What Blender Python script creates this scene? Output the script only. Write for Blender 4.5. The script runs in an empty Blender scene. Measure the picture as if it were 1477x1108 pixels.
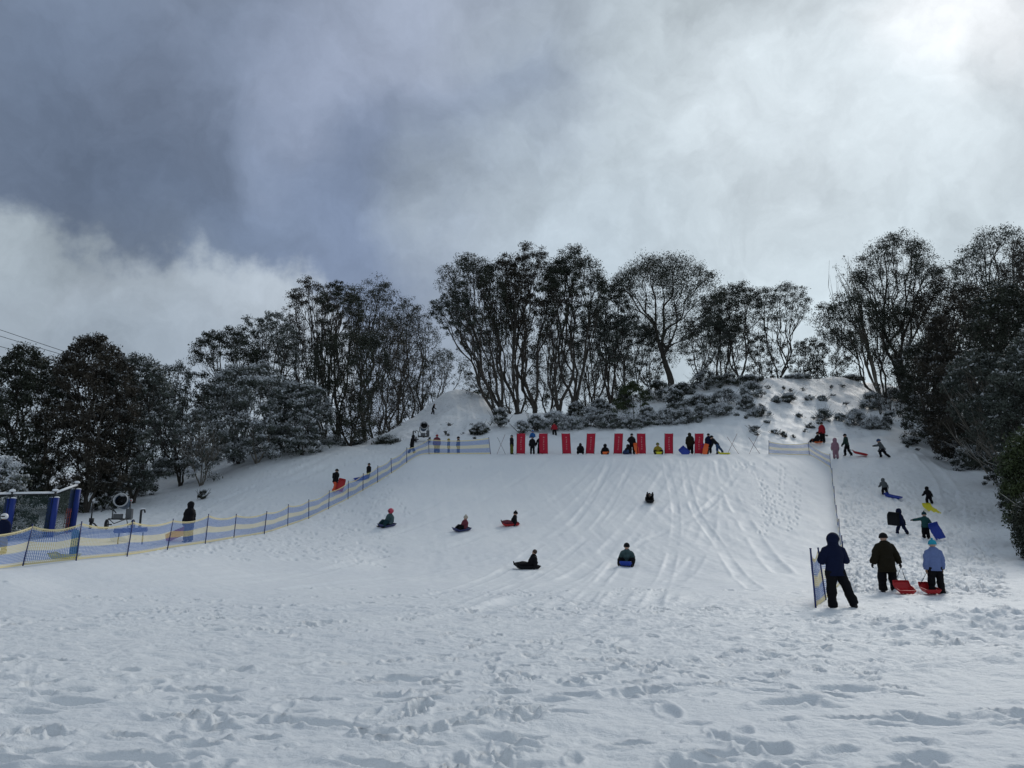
import bpy, math, random
import numpy as np
from mathutils import Vector, Matrix

scene = bpy.context.scene
C = scene.collection
R = math.radians
rng = np.random.default_rng(7)

# ------------------------------------------------------------------ camera model
PW, PH, F = 1477.0, 1108.0, 1108.0
CZ = 1.65
PITCH = math.atan((775 - 554) / F)
SP, CP = math.sin(PITCH), math.cos(PITCH)

def ray(px, py):
    u, v = px - PW / 2, PH / 2 - py
    return Vector((u, F * CP - v * SP, F * SP + v * CP))       # per unit of forward-ish length

def at_depth(px, py, Y):
    d = ray(px, py); s = Y / d.y
    return Vector((d.x * s, Y, CZ + d.z * s))

def zy(Y, py):
    return at_depth(738.5, py, Y).z

# ------------------------------------------------------------------ terrain height
def pchip(x, y, xi):
    x = np.asarray(x, float); y = np.asarray(y, float)
    h = np.diff(x); dl = np.diff(y) / h
    m = np.zeros(len(x)); m[0] = dl[0]; m[-1] = dl[-1]
    for i in range(1, len(x) - 1):
        if dl[i-1] * dl[i] > 0:
            w1 = 2*h[i] + h[i-1]; w2 = h[i] + 2*h[i-1]
            m[i] = (w1 + w2) / (w1 / dl[i-1] + w2 / dl[i])
    k = np.clip(np.searchsorted(x, xi) - 1, 0, len(x) - 2)
    t = (xi - x[k]) / h[k]
    t2, t3 = t*t, t*t*t
    return (2*t3-3*t2+1)*y[k] + (t3-2*t2+t)*h[k]*m[k] + (-2*t3+3*t2)*y[k+1] + (t3-t2)*h[k]*m[k+1]

CEN = [(22, 857), (28, 834), (33, 812), (38, 783), (42, 758), (48, 720), (54, 684), (59.3, 656)]
# per column (pixel column at the horizon): (depth, pixel row) or (depth, None, height)
COLS = {
 -700: [(25,None,.9),(35,None,2),(45,None,3.2),(60,None,5.5),(90,None,9),(130,None,10)],
 0:    [(22,828),(25,820),(32,795),(42,765),(50,745),(60,725),(90,None,9),(130,None,10)],
 115:  [(20,None,.2),(26,812),(33,788),(40,766),(48,745),(58,None,4.5),(75,None,7),(90,None,9),(130,None,10)],
 250:  [(20,None,.1),(26,820),(31,797),(38,770),(45,747),(55,715),(65,690),(75,None,8.2),(90,None,9.5),(130,None,10.5)],
 400:  [(20,None,.05),(28,825),(33,797),(38,776),(43,755),(50,715),(57,680),(63,655),(68,645),(80,None,10.3),(130,None,11)],
 500:  [(20,None,.05),(28,830),(33,803),(39,775),(45,746),(50,720),(54,695),(58,668),(60.5,656),(66,645),(75,None,10),(130,None,11)],
 560:  [(20,None,.05)]+CEN[1:6]+[(55,685),(58,667),(60,656),(62,None,8.25),(66,640),(75,622),(82,None,12.5),(95,None,11),(130,None,11)],
 610:  CEN+[(61,None,8.15),(65,638),(70,625),(80,594),(85,590),(95,None,13),(130,None,12)],
 650:  CEN+[(61,None,8.15),(65,637),(72,610),(82,575),(87,565),(93,None,17),(105,None,14),(130,None,13)],
 690:  CEN+[(61,None,8.15),(65,636),(72,610),(82,577),(87,569),(93,None,17),(105,None,14),(130,None,13)],
 730:  CEN+[(61,None,8.15),(65,634),(70,614),(76,598),(85,None,14.2),(92,None,14),(130,None,13)],
 850:  CEN+[(61,None,8.15),(64.5,636),(68,622),(74,602),(80,592),(90,None,15),(130,None,13)],
 960:  CEN+[(61,None,8.15),(65,634),(70,610),(78,572),(82,560),(90,None,17),(130,None,14)],
 1080: CEN+[(61,None,8.15),(65,634),(70,606),(78,566),(84,548),(92,None,18.3),(130,None,15)],
 1200: [(22,857),(28,834),(33,810),(38,780),(42,756),(48,720),(54,685),(59.3,659),(61.5,None,8.3),(66,640),(72,607),(80,567),(86,546),(94,None,19),(130,None,15)],
 1290: [(22,853),(28,826),(33,801),(39,769),(45,738),(50,713),(55,683),(60,657),(65,640),(72,612),(80,575),(88,556),(130,None,17)],
 1400: [(22,853),(28,828),(33,803),(39,772),(45,742),(50,717),(56,690),(62,665),(68,640),(80,600),(90,580),(130,None,18)],
 1477: [(22,851),(28,825),(33,798),(39,765),(45,732),(52,700),(62,660),(80,620),(130,None,18)],
 1900: [(22,None,.4),(28,None,1),(40,None,3),(60,None,8),(80,None,13),(130,None,18)],
}
YT = np.linspace(0, 130, 1301)
keys = sorted(COLS)
colZ = []
for k in keys:
    ys, zs = [0, 8, 16], [0, 0, .02]
    for e in COLS[k]:
        ys.append(e[0]); zs.append(e[2] if len(e) == 3 else zy(e[0], e[1]))
    colZ.append(pchip(ys, zs, YT))
colZ = np.array(colZ)
colA = np.array([(k - PW/2) * CP / F for k in keys])
AT = np.linspace(colA[0], colA[-1], 520)
TZ = np.empty((len(AT), len(YT)))
for j in range(len(YT)):
    TZ[:, j] = pchip(colA, colZ[:, j], AT)
for _ in range(3):                                   # light smoothing of the table
    TZ[1:-1] = .25*TZ[:-2] + .5*TZ[1:-1] + .25*TZ[2:]
    TZ[:, 1:-1] = .25*TZ[:, :-2] + .5*TZ[:, 1:-1] + .25*TZ[:, 2:]
TMAX = math.atan(colA[-1] * .98)
TMIN = math.atan(colA[0] * .98)

def height(x, y):
    x = np.asarray(x, float); y = np.asarray(y, float)
    r = np.hypot(x, y); th = np.arctan2(x, y)
    tc = np.clip(th, TMIN, TMAX)
    Y = r * np.cos(tc); a = np.tan(tc)
    fj = np.clip(Y, 0, 129.99) * 10
    fi = np.clip((a - AT[0]) / (AT[1] - AT[0]), 0, len(AT) - 1.001)
    i = fi.astype(int); j = fj.astype(int); fi = fi - i; fj = fj - j
    z = (TZ[i, j]*(1-fi)*(1-fj) + TZ[i+1, j]*fi*(1-fj) + TZ[i, j+1]*(1-fi)*fj + TZ[i+1, j+1]*fi*fj)
    z = z - np.clip(Y - 130, 0, None) * .035
    back = np.clip((np.abs(th) - 1.1) / .6, 0, 1)
    z = z * (1 - back * back * (3 - 2*back))
    # trampled bank at the right foreground
    z = z + .33*np.exp(-(((x-9.2)/2.6)**2 + ((y-14.4)/1.3)**2)) + .16*np.exp(-(((x-8)/2.5)**2 + ((y-10.5)/1.2)**2))
    return z

def hz(x, y):
    return float(height(np.array([x]), np.array([y]))[0])

def ground(px, py):
    """the ground point seen at a pixel of the photograph"""
    d = ray(px, py)
    Y = np.arange(4, 125, .02); s = Y / d.y
    g = CZ + d.z * s - height(d.x * s, Y)
    k = np.argmax(g < 0)
    if g[k] >= 0: k = int(np.argmin(g[:int(90/.02)]))
    return Vector((d.x * s[k], Y[k], hz(d.x * s[k], Y[k])))

def on_ground(px, Y, py=650):
    p = at_depth(px, py, Y)
    return Vector((p.x, Y, hz(p.x, Y)))

# ------------------------------------------------------------------ noise
def vnoise(x, y, seed=0):
    xi = np.floor(x).astype(np.int64); yi = np.floor(y).astype(np.int64)
    fx = x - xi; fy = y - yi
    fx = fx*fx*fx*(fx*(fx*6-15)+10); fy = fy*fy*fy*(fy*(fy*6-15)+10)
    def h(a, b):
        n = (a * 374761393 + b * 668265263 + seed * 1442695041) & 0xffffffff
        n = ((n ^ (n >> 13)) * 1274126177) & 0xffffffff
        return ((n ^ (n >> 16)) & 0xffff) / 65535.0
    return (h(xi, yi)*(1-fx) + h(xi+1, yi)*fx)*(1-fy) + (h(xi, yi+1)*(1-fx) + h(xi+1, yi+1)*fx)*fy

def fbm(x, y, o=4, seed=0):
    s = 0; a = .5
    for k in range(o):
        s = s + a * (vnoise(x, y, seed + k) - .5); x = x*2.03 + 5.1; y = y*2.03 + 9.7; a *= .5
    return s

# ------------------------------------------------------------------ materials
MATS = {}
def mat(name, col, rough=.7, bump=0, bscale=30, var=0, vscale=8, spec=.3, metallic=0, snow=None, sheen=0):
    if name in MATS: return MATS[name]
    m = bpy.data.materials.new(name); m.use_nodes = True
    nt = m.node_tree; N = nt.nodes; L = nt.links
    b = N['Principled BSDF']
    b.inputs['Roughness'].default_value = rough
    b.inputs['Specular IOR Level'].default_value = spec
    b.inputs['Metallic'].default_value = metallic
    if sheen: b.inputs['Sheen Weight'].default_value = sheen
    tc = N.new('ShaderNodeTexCoord')
    nz = N.new('ShaderNodeTexNoise'); nz.inputs['Scale'].default_value = vscale; nz.inputs['Detail'].default_value = 4
    L.new(tc.outputs['Object'], nz.inputs['Vector'])
    mx = N.new('ShaderNodeMix'); mx.data_type = 'RGBA'
    lo = [max(0, c * (1 - var)) for c in col]; hi = [min(1, c * (1 + var)) for c in col]
    mx.inputs['A'].default_value = (*lo, 1); mx.inputs['B'].default_value = (*hi, 1)
    L.new(nz.outputs['Fac'], mx.inputs['Factor'])
    out = mx.outputs['Result']
    if snow is not None:                                # snow lying on up-facing surfaces
        g = N.new('ShaderNodeNewGeometry'); sx = N.new('ShaderNodeSeparateXYZ')
        L.new(g.outputs['Normal'], sx.inputs[0])
        mr = N.new('ShaderNodeMapRange'); mr.inputs['From Min'].default_value = snow; mr.inputs['From Max'].default_value = snow + .25
        L.new(sx.outputs['Z'], mr.inputs['Value'])
        n2 = N.new('ShaderNodeTexNoise'); n2.inputs['Scale'].default_value = 1.3
        L.new(tc.outputs['Object'], n2.inputs['Vector'])
        m2 = N.new('ShaderNodeMapRange'); m2.inputs['From Min'].default_value = .4; m2.inputs['From Max'].default_value = .55
        L.new(n2.outputs['Fac'], m2.inputs['Value'])
        mm = N.new('ShaderNodeMath'); mm.operation = 'MULTIPLY'
        L.new(mr.outputs[0], mm.inputs[0]); L.new(m2.outputs[0], mm.inputs[1])
        mx2 = N.new('ShaderNodeMix'); mx2.data_type = 'RGBA'
        mx2.inputs['B'].default_value = (.78, .8, .83, 1)
        L.new(out, mx2.inputs['A']); L.new(mm.outputs[0], mx2.inputs['Factor']); out = mx2.outputs['Result']
    L.new(out, b.inputs['Base Color'])
    if bump:
        nb = N.new('ShaderNodeTexNoise'); nb.inputs['Scale'].default_value = bscale; nb.inputs['Detail'].default_value = 3
        L.new(tc.outputs['Object'], nb.inputs['Vector'])
        bp = N.new('ShaderNodeBump'); bp.inputs['Strength'].default_value = bump; bp.inputs['Distance'].default_value = .02
        L.new(nb.outputs['Fac'], bp.inputs['Height']); L.new(bp.outputs['Normal'], b.inputs['Normal'])
    MATS[name] = m
    return m

def snow_ground_mat():
    m = bpy.data.materials.new('packed_snow'); m.use_nodes = True
    nt = m.node_tree; N = nt.nodes; L = nt.links; b = N['Principled BSDF']
    b.inputs['Roughness'].default_value = .55; b.inputs['Specular IOR Level'].default_value = .25
    tc = N.new('ShaderNodeTexCoord')
    n1 = N.new('ShaderNodeTexNoise'); n1.inputs['Scale'].default_value = .25; n1.inputs['Detail'].default_value = 6
    L.new(tc.outputs['Object'], n1.inputs['Vector'])
    cr = N.new('ShaderNodeValToRGB')
    cr.color_ramp.elements[0].position = .3; cr.color_ramp.elements[0].color = (.755, .79, .825, 1)
    cr.color_ramp.elements[1].position = .7; cr.color_ramp.elements[1].color = (.82, .85, .868, 1)
    L.new(n1.outputs['Fac'], cr.inputs['Fac'])
    # sparse litter (bark, grit) on the upper slopes
    at = N.new('ShaderNodeAttribute'); at.attribute_name = 'litter'
    n3 = N.new('ShaderNodeTexNoise'); n3.inputs['Scale'].default_value = 3.1; n3.inputs['Detail'].default_value = 5; n3.inputs['Roughness'].default_value = .7
    L.new(tc.outputs['Object'], n3.inputs['Vector'])
    mr = N.new('ShaderNodeMapRange'); mr.inputs['From Min'].default_value = .58; mr.inputs['From Max'].default_value = .68
    L.new(n3.outputs['Fac'], mr.inputs['Value'])
    mm = N.new('ShaderNodeMath'); mm.operation = 'MULTIPLY'; L.new(mr.outputs[0], mm.inputs[0]); L.new(at.outputs['Fac'], mm.inputs[1])
    mx = N.new('ShaderNodeMix'); mx.data_type = 'RGBA'; mx.inputs['B'].default_value = (.12, .105, .085, 1)
    L.new(cr.outputs[0], mx.inputs['A']); L.new(mm.outputs[0], mx.inputs['Factor']); L.new(mx.outputs['Result'], b.inputs['Base Color'])
    n2 = N.new('ShaderNodeTexNoise'); n2.inputs['Scale'].default_value = 9; n2.inputs['Detail'].default_value = 8; n2.inputs['Roughness'].default_value = .65
    mp = N.new('ShaderNodeMapping'); mp.inputs['Scale'].default_value = (.7, 1, 1)
    L.new(tc.outputs['Object'], mp.inputs['Vector']); L.new(mp.outputs[0], n2.inputs['Vector'])
    at2 = N.new('ShaderNodeAttribute'); at2.attribute_name = 'rough'
    bp = N.new('ShaderNodeBump'); bp.inputs['Distance'].default_value = .06
    L.new(at2.outputs['Fac'], bp.inputs['Strength'])
    L.new(n2.outputs['Fac'], bp.inputs['Height']); L.new(bp.outputs['Normal'], b.inputs['Normal'])
    return m

def leaf_mat(name, c1, c2, snowcol=(.66, .69, .72)):
    m = bpy.data.materials.new(name); m.use_nodes = True
    nt = m.node_tree; N = nt.nodes; L = nt.links; b = N['Principled BSDF']
    b.inputs['Roughness'].default_value = .6; b.inputs['Specular IOR Level'].default_value = .25
    tc = N.new('ShaderNodeTexCoord')
    n1 = N.new('ShaderNodeTexNoise'); n1.inputs['Scale'].default_value = .8; n1.inputs['Detail'].default_value = 5
    L.new(tc.outputs['Object'], n1.inputs['Vector'])
    mx = N.new('ShaderNodeMix'); mx.data_type = 'RGBA'
    mx.inputs['A'].default_value = (*c1, 1); mx.inputs['B'].default_value = (*c2, 1)
    mr = N.new('ShaderNodeMapRange'); mr.inputs['From Min'].default_value = .38; mr.inputs['From Max'].default_value = .62
    L.new(n1.outputs['Fac'], mr.inputs['Value']); L.new(mr.outputs[0], mx.inputs['Factor'])
    at = N.new('ShaderNodeAttribute'); at.attribute_name = 'snow'
    m2 = N.new('ShaderNodeMix'); m2.data_type = 'RGBA'; m2.inputs['B'].default_value = (*snowcol, 1)
    L.new(mx.outputs['Result'], m2.inputs['A']); L.new(at.outputs['Fac'], m2.inputs['Factor'])
    L.new(m2.outputs['Result'], b.inputs['Base Color'])
    return m

BARK = mat('grey_brown_bark', (.050, .044, .037), .85, .4, 12, .45, 3, snow=.6)
BARK_PALE = mat('pale_snow_gum_bark', (.16, .145, .12), .8, .3, 12, .5, 3, snow=.25)
LEAF_DARK = leaf_mat('dark_gum_leaves', (.020, .026, .017), (.044, .051, .034))
LEAF_BROWN = leaf_mat('brownish_gum_leaves', (.028, .026, .019), (.056, .047, .034))
LEAF_GREY = leaf_mat('grey_green_gum_leaves', (.040, .050, .041), (.085, .098, .080))
LEAF_GREEN = leaf_mat('green_shrub_leaves', (.035, .05, .022), (.06, .08, .03))

# ------------------------------------------------------------------ object helpers
def link(o, parent=None):
    C.objects.link(o)
    if parent is not None: o.parent = parent
    return o

def tag(o, label=None, cat=None, group=None, kind=None):
    if label: o['label'] = label
    if cat: o['category'] = cat
    if group: o['group'] = group
    if kind: o['kind'] = kind
    return o

def empty(name, loc, rz=0, label=None, cat=None, group=None):
    o = bpy.data.objects.new(name, None); o.empty_display_size = .3
    o.location = loc; o.rotation_euler = (0, 0, rz)
    return tag(link(o), label, cat, group)

def copy_tree(o, parent=None):
    c = o.copy(); C.objects.link(c); c.parent = parent
    for ch in list(o.children): copy_tree(ch, c)
    return c

def mesh_np(name, V, Fq, mats, smooth=False, sides=4, attr=None):
    """big mesh from arrays; Fq (n, sides) ints"""
    me = bpy.data.meshes.new(name)
    nv, nf = len(V), len(Fq)
    me.vertices.add(nv); me.loops.add(nf * sides); me.polygons.add(nf)
    me.vertices.foreach_set('co', np.asarray(V, np.float32).ravel())
    me.loops.foreach_set('vertex_index', np.asarray(Fq, np.int32).ravel())
    me.polygons.foreach_set('loop_start', np.arange(nf, dtype=np.int32) * sides)
    me.polygons.foreach_set('loop_total', np.full(nf, sides, np.int32))
    if smooth: me.polygons.foreach_set('use_smooth', np.ones(nf, bool))
    if attr:
        for k, (dom, arr) in attr.items():
            a = me.attributes.new(k, 'FLOAT', dom); a.data.foreach_set('value', np.asarray(arr, np.float32))
    me.update(calc_edges=True)
    for m in mats: me.materials.append(m)
    return me

class MB:
    def __init__(s): s.v = []; s.f = []; s.m = []; s.uv = None
    def add(s, vs, fs, mi=0):
        b = len(s.v); s.v += [tuple(v) for v in vs]; s.f += [tuple(i + b for i in f) for f in fs]; s.m += [mi] * len(fs)
        return s
    def box(s, c, d, mi=0, rot=None, taper=1, bev=0):
        hx, hy, hh = d[0]/2, d[1]/2, d[2]/2
        b = min(bev, hx*.9, hy*.9)
        if b > 0:
            pl = [(-hx+b, -hy), (hx-b, -hy), (hx, -hy+b), (hx, hy-b), (hx-b, hy), (-hx+b, hy), (-hx, hy-b), (-hx, -hy+b)]
        else:
            pl = [(-hx, -hy), (hx, -hy), (hx, hy), (-hx, hy)]
        n = len(pl)
        vs = [Vector((x, y, -hh)) for x, y in pl] + [Vector((x*taper, y*taper, hh)) for x, y in pl]
        if rot is not None: vs = [rot @ v for v in vs]
        vs = [v + Vector(c) for v in vs]
        fs = [tuple(range(n-1, -1, -1)), tuple(range(n, 2*n))] + [(i, (i+1) % n, n+(i+1) % n, n+i) for i in range(n)]
        return s.add(vs, fs, mi)
    def tube(s, pts, rad, n=8, mi=0, xaxis=None, ry=None, cap=True):
        """swept tube; rad list; ry optional second radius list (along the frame's other axis)"""
        pts = [Vector(p) for p in pts]
        if not hasattr(rad, '__len__'): rad = [rad]*len(pts)
        if ry is None: ry = rad
        vs = []
        prev = Vector(xaxis) if xaxis is not None else None
        for i, p in enumerate(pts):
            t = (pts[min(i+1, len(pts)-1)] - pts[max(i-1, 0)])
            t = t.normalized() if t.length > 1e-9 else Vector((0, 0, 1))
            if prev is None:
                prev = Vector((1, 0, 0)) if abs(t.x) < .8 else Vector((0, 1, 0))
            x = (prev - t * prev.dot(t))
            x = x.normalized() if x.length > 1e-6 else t.orthogonal().normalized()
            y = t.cross(x)
            prev = x if xaxis is None else Vector(xaxis)
            for k in range(n):
                a = 2*math.pi*k/n
                vs.append(p + x*math.cos(a)*rad[i] + y*math.sin(a)*ry[i])
        fs = []
        for i in range(len(pts)-1):
            for k in range(n):
                fs.append((i*n+k, i*n+(k+1) % n, (i+1)*n+(k+1) % n, (i+1)*n+k))
        if cap:
            fs.append(tuple(range(n-1, -1, -1))); e = (len(pts)-1)*n; fs.append(tuple(range(e, e+n)))
        return s.add(vs, fs, mi)
    def ball(s, c, r, mi=0, n=12, m=8, rot=None):
        c = Vector(c); r = (r, r, r) if not hasattr(r, '__len__') else r
        vs = []
        for j in range(1, m):
            ph = math.pi*j/m
            for k in range(n):
                a = 2*math.pi*k/n
                v = Vector((r[0]*math.sin(ph)*math.cos(a), r[1]*math.sin(ph)*math.sin(a), r[2]*math.cos(ph)))
                if rot is not None: v = rot @ v
                vs.append(c+v)
        top = Vector((0, 0, r[2])); bot = Vector((0, 0, -r[2]))
        if rot is not None: top = rot @ top; bot = rot @ bot
        vs += [c+top, c+bot]; T = len(vs)-2; B = T+1
        fs = []
        for j in range(m-2):
            for k in range(n):
                fs.append((j*n+k, (j+1)*n+k, (j+1)*n+(k+1) % n, j*n+(k+1) % n))
        for k in range(n):
            fs.append((T, k, (k+1) % n)); fs.append((B, (m-2)*n+(k+1) % n, (m-2)*n+k))
        return s.add(vs, fs, mi)
    def mesh(s, name, mats, smooth=True):
        me = bpy.data.meshes.new(name); me.from_pydata(s.v, [], s.f)
        if not hasattr(mats, '__len__'): mats = [mats]
        for m in mats: me.materials.append(m)
        me.polygons.foreach_set('material_index', s.m)
        if smooth: me.polygons.foreach_set('use_smooth', [True]*len(s.f))
        me.update(); return me
    def build(s, name, mats, parent=None, smooth=True, remesh=0, smth=2, fold=0):
        me = s.mesh(name, mats, smooth)
        o = bpy.data.objects.new(name, me)
        if remesh:
            C.objects.link(o)
            md = o.modifiers.new('r', 'REMESH'); md.mode = 'VOXEL'; md.voxel_size = remesh; md.use_smooth_shade = True
            sm = o.modifiers.new('s', 'SMOOTH'); sm.iterations = smth; sm.factor = .5
            dg = bpy.context.evaluated_depsgraph_get()
            me2 = bpy.data.meshes.new_from_object(o.evaluated_get(dg))
            C.objects.unlink(o); o.modifiers.clear(); o.data = me2; me2.name = name
            me2.polygons.foreach_set('use_smooth', [True]*len(me2.polygons))
            if fold:
                n_ = len(me2.vertices); co = np.empty(n_*3); no = np.empty(n_*3)
                me2.vertices.foreach_get('co', co); me2.vertices.foreach_get('normal', no); co = co.reshape(-1, 3); no = no.reshape(-1, 3)
                a_ = co/fold
                w_ = fbm(a_[:, 0]*5+a_[:, 2]*4, a_[:, 2]*13+a_[:, 1]*4, 3, 5) + .7*(.25-np.abs(fbm(a_[:, 0]*4-a_[:, 2]*6+3, a_[:, 2]*7+a_[:, 1]*5, 2, 9)))
                me2.vertices.foreach_set('co', (co + no*(w_*fold*.034)[:, None]).ravel())
        return link(o, parent)

# ------------------------------------------------------------------ terrain mesh
def build_ground():
    th = np.concatenate([np.linspace(-math.pi, -R(42), 60, endpoint=False), np.linspace(-R(42), R(42), 1080), np.linspace(R(42), math.pi, 60, endpoint=False)[1:]])
    r = [.25]
    while r[-1] < 4.5: r.append(r[-1] + .12)
    while r[-1] < 26: r.append(r[-1] * 1.0042)
    while r[-1] < 100: r.append(r[-1] * 1.0048)
    while r[-1] < 700: r.append(r[-1] * 1.06)
    r = np.array(r)
    TH, RR = np.meshgrid(th, r)                   # rows r, cols th
    X = RR * np.sin(TH); Y = RR * np.cos(TH)
    Z = height(X, Y)
    def steps(i):   # detail fades with distance
        return i
    px = X / np.maximum(Y, .1) * F / CP + PW/2
    # --- masks
    crest = 59.5
    run = np.clip((px-540)/90, 0, 1)*np.clip((1195-px)/12, 0, 1)*np.clip((Y-23)/6, 0, 1)*np.clip((60.5-Y)/2, 0, 1)
    near = np.clip((27 - RR) / 10, 0, 1)
    m1 = np.clip(fbm(X*.22, Y*.35, 3, 11)*3.2 + .52, 0, 1)
    chop = fbm(X*1.6, Y*2.6, 4, 3)
    lump = np.abs(fbm(X*1.1+3, Y*1.7, 3, 31))
    fine = fbm(X*5, Y*7, 3, 5)
    band = np.clip((RR-8)/3, 0, 1)*np.clip((25-RR)/6, 0, 1)
    wx = X + fbm(X*.9, Y*.9, 3, 71)*1.2; wy = Y + fbm(X*.9, Y*.9, 3, 72)*1.2
    ridg = (.5-np.abs(fbm(wx*2.0, wy*3.2, 4, 73))*2.2)
    D = near * (chop * .075 * (.35 + .65*m1) + fine * .035*(.3+m1) + (.10 - lump*.45) * .12 * m1)
    D += (.35+.65*m1)*np.clip((27-RR)/8,0,1)*(ridg*(.018+.016*band)) + band*(fbm(wx*2.6, wy*4.6, 4, 74)*.085 + fbm(wx*8, wy*11, 2, 75)*.022)
    D += np.clip((10.5-RR)/3, 0, 1)*fbm(X*.55+4, Y*.8, 3, 81)*.13
    midn = np.clip((RR - 17)/8, 0, 1) * np.clip((62 - RR)/3, 0, 1)
    D += midn * (fbm(X*.8, Y*.8, 4, 8)*.05 + fbm(X*3, Y*3, 2, 9)*.035)
    # right-hand walking slope: pitted
    walk = np.clip((px - 1205)/25, 0, 1) * np.clip((RR-20)/6, 0, 1) * np.clip((72-RR)/8, 0, 1)
    D += walk * (fbm(X*2.6, Y*2.6, 3, 21) * .13)
    walkl = np.clip((600 - px)/40, 0, 1) * np.clip((RR-30)/6, 0, 1)
    D += walkl * (fbm(X*1.7, Y*1.7, 3, 22) * .10)
    # wild snow behind the crest
    wild = np.clip((RR - 62)/6, 0, 1) * np.clip((140-RR)/30, 0, 1)
    D += wild * (fbm(X*.35, Y*.35, 4, 41)*.9 + fbm(X*1.7, Y*1.7, 3, 42)*.22)
    # mild sweeping ridges down the run
    D += run * (fbm(X*1.1 + Y*.12, Y*.09, 3, 55) * .09 + fbm(X*3.2, Y*1.1, 3, 56)*.035*np.clip(fbm(X*.2,Y*.2,3,57)*3+.5,0,1))
    Z = Z + D
    # --- footprints and sled tracks
    def stamp(cx, cy, ang, ln, wd, dep, sh=4.5):
        rr = math.hypot(cx, cy); tt = math.atan2(cx, cy); rad = max(ln, wd)*2.2
        i0, i1 = np.searchsorted(r, [rr-rad, rr+rad]); j0, j1 = np.searchsorted(th, [tt-rad/rr, tt+rad/rr])
        if i1 <= i0 or j1 <= j0: return
        dx = X[i0:i1, j0:j1]-cx; dy = Y[i0:i1, j0:j1]-cy
        a = (dx*math.cos(ang)+dy*math.sin(ang))/ln; b = (-dx*math.sin(ang)+dy*math.cos(ang))/wd
        q = a*a+b*b
        Z[i0:i1, j0:j1] += -dep/(1+np.exp(np.minimum((q-1)*sh, 40))) + dep*.35*np.exp(-((np.sqrt(q)-1.45)/.3)**2)
    rs = np.random.default_rng(5)
    def trail(pts, step=.62, dep=.07, jit=.12):
        P = [ground(*p) for p in pts]
        side = 1
        for a, b in zip(P[:-1], P[1:]):
            d = b - a; n = max(1, int(d.length/step)); an = math.atan2(d.y, d.x)
            for k in range(n):
                q = a + d*(k/n); side = -side
                stamp(q.x - math.sin(an)*.12*side + rs.normal()*jit*.3, q.y + math.cos(an)*.12*side + rs.normal()*jit, an + rs.normal()*.15, .16, .075, dep*rs.uniform(.7, 1.3))
    for _ in range(620):                               # random trampling close by
        rr = 4.5 + 20*rs.random()**1.15; tt = rs.uniform(-R(40), R(40))
        cx, cy = rr*math.sin(tt), rr*math.cos(tt)
        if fbm(np.array([cx*.3]), np.array([cy*.45]), 3, 61)[0] < -.03: continue
        stamp(cx, cy, rs.choice([0, math.pi/2, rs.uniform(0, 3.14)], p=[.5, .2, .3]), rs.uniform(.13, .2), rs.uniform(.06, .1), rs.uniform(.03, .075))
    for _ in range(1500):                              # crisp overlapping boot prints
        rr = 5 + 19*rs.random(); tt = rs.uniform(-R(40), R(40))
        cx, cy = rr*math.sin(tt), rr*math.cos(tt)
        if fbm(np.array([cx*.28+7]), np.array([cy*.4]), 3, 66)[0] < (.10 if rr < 11 else .05): continue
        an = rs.normal()*.5 + rs.choice([0, 1.57, .8])
        stamp(cx, cy, an, .155, .058, rs.uniform(.025, .055), 9); stamp(cx-.11*math.cos(an), cy-.11*math.sin(an), an, .06, .05, rs.uniform(.01, .03), 8)
        for _k in range(3): stamp(cx+rs.normal()*.2, cy+rs.normal()*.14, rs.uniform(0, 3), rs.uniform(.02, .045), rs.uniform(.018, .035), -rs.uniform(.006, .016), 3)
    for _ in range(38):                                # deeper scoops and kicked holes close by
        rr = rs.uniform(5.6, 10.5); tt = rs.uniform(-R(38), R(38))
        stamp(rr*math.sin(tt), rr*math.cos(tt), rs.normal()*.35, rs.uniform(.2, .42), rs.uniform(.07, .12), rs.uniform(.05, .1))
    for _ in range(260):                               # crumbs of snow
        rr = 5 + 15*rs.random()**1.2; tt = rs.uniform(-R(39), R(39))
        stamp(rr*math.sin(tt), rr*math.cos(tt), rs.uniform(0, 3), rs.uniform(.035, .08), rs.uniform(.03, .06), -rs.uniform(.008, .022))
    for _ in range(420):                               # churned bank on the right
        cx, cy = rs.normal(9.2, 2.4), rs.normal(13.6, 1.6)
        if abs(math.atan2(cx, cy)) < R(41):
            stamp(cx, cy, rs.uniform(0, 3.14), rs.uniform(.08, .22), rs.uniform(.06, .12), rs.choice([1, -.45], p=[.75, .25])*rs.uniform(.03, .07))
    for _ in range(2600):                              # steps of those who walk up on the right
        p = (rs.uniform(1215, 1440), rs.uniform(660, 850))
        g = (lambda Y: at_depth(p[0], p[1], Y))(1)
        rr = rs.uniform(24, 60); tt = math.atan((p[0]-PW/2)*CP/F)
        stamp(rr*math.sin(tt), rr*math.cos(tt), math.pi/2 + rs.normal()*.3, .17, .1, rs.uniform(.04, .1))
    for _ in range(900):
        rr = rs.uniform(32, 66); tt = math.atan((rs.uniform(180, 560)-PW/2)*CP/F)
        stamp(rr*math.sin(tt), rr*math.cos(tt), rs.uniform(0, 3.14), .17, .1, rs.uniform(.03, .08))
    for pts in ([(1068,668),(1095,690),(1112,720),(1118,760)], [(1128,672),(1125,720),(1140,770)], [(1060,672),(1085,668),(1120,668)],
                [(548,700),(600,688),(690,672)], [(560,705),(590,745)], [(1150,690),(1146,760)], [(1100,700),(1105,745),(1098,775)],
                [(250,745),(330,715),(440,668)], [(20,900),(260,880),(520,872),(800,890)], [(60,985),(420,965),(760,940)],
                [(60,1060),(200,1040),(360,1075),(560,1060),(700,1085)], [(760,1030),(900,1012),(1060,1010)], [(1020,950),(1180,930),(1420,925)],
                [(700,1095),(900,1085),(1100,1095)], [(180,700),(260,690)]):
        trail(pts)
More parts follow.
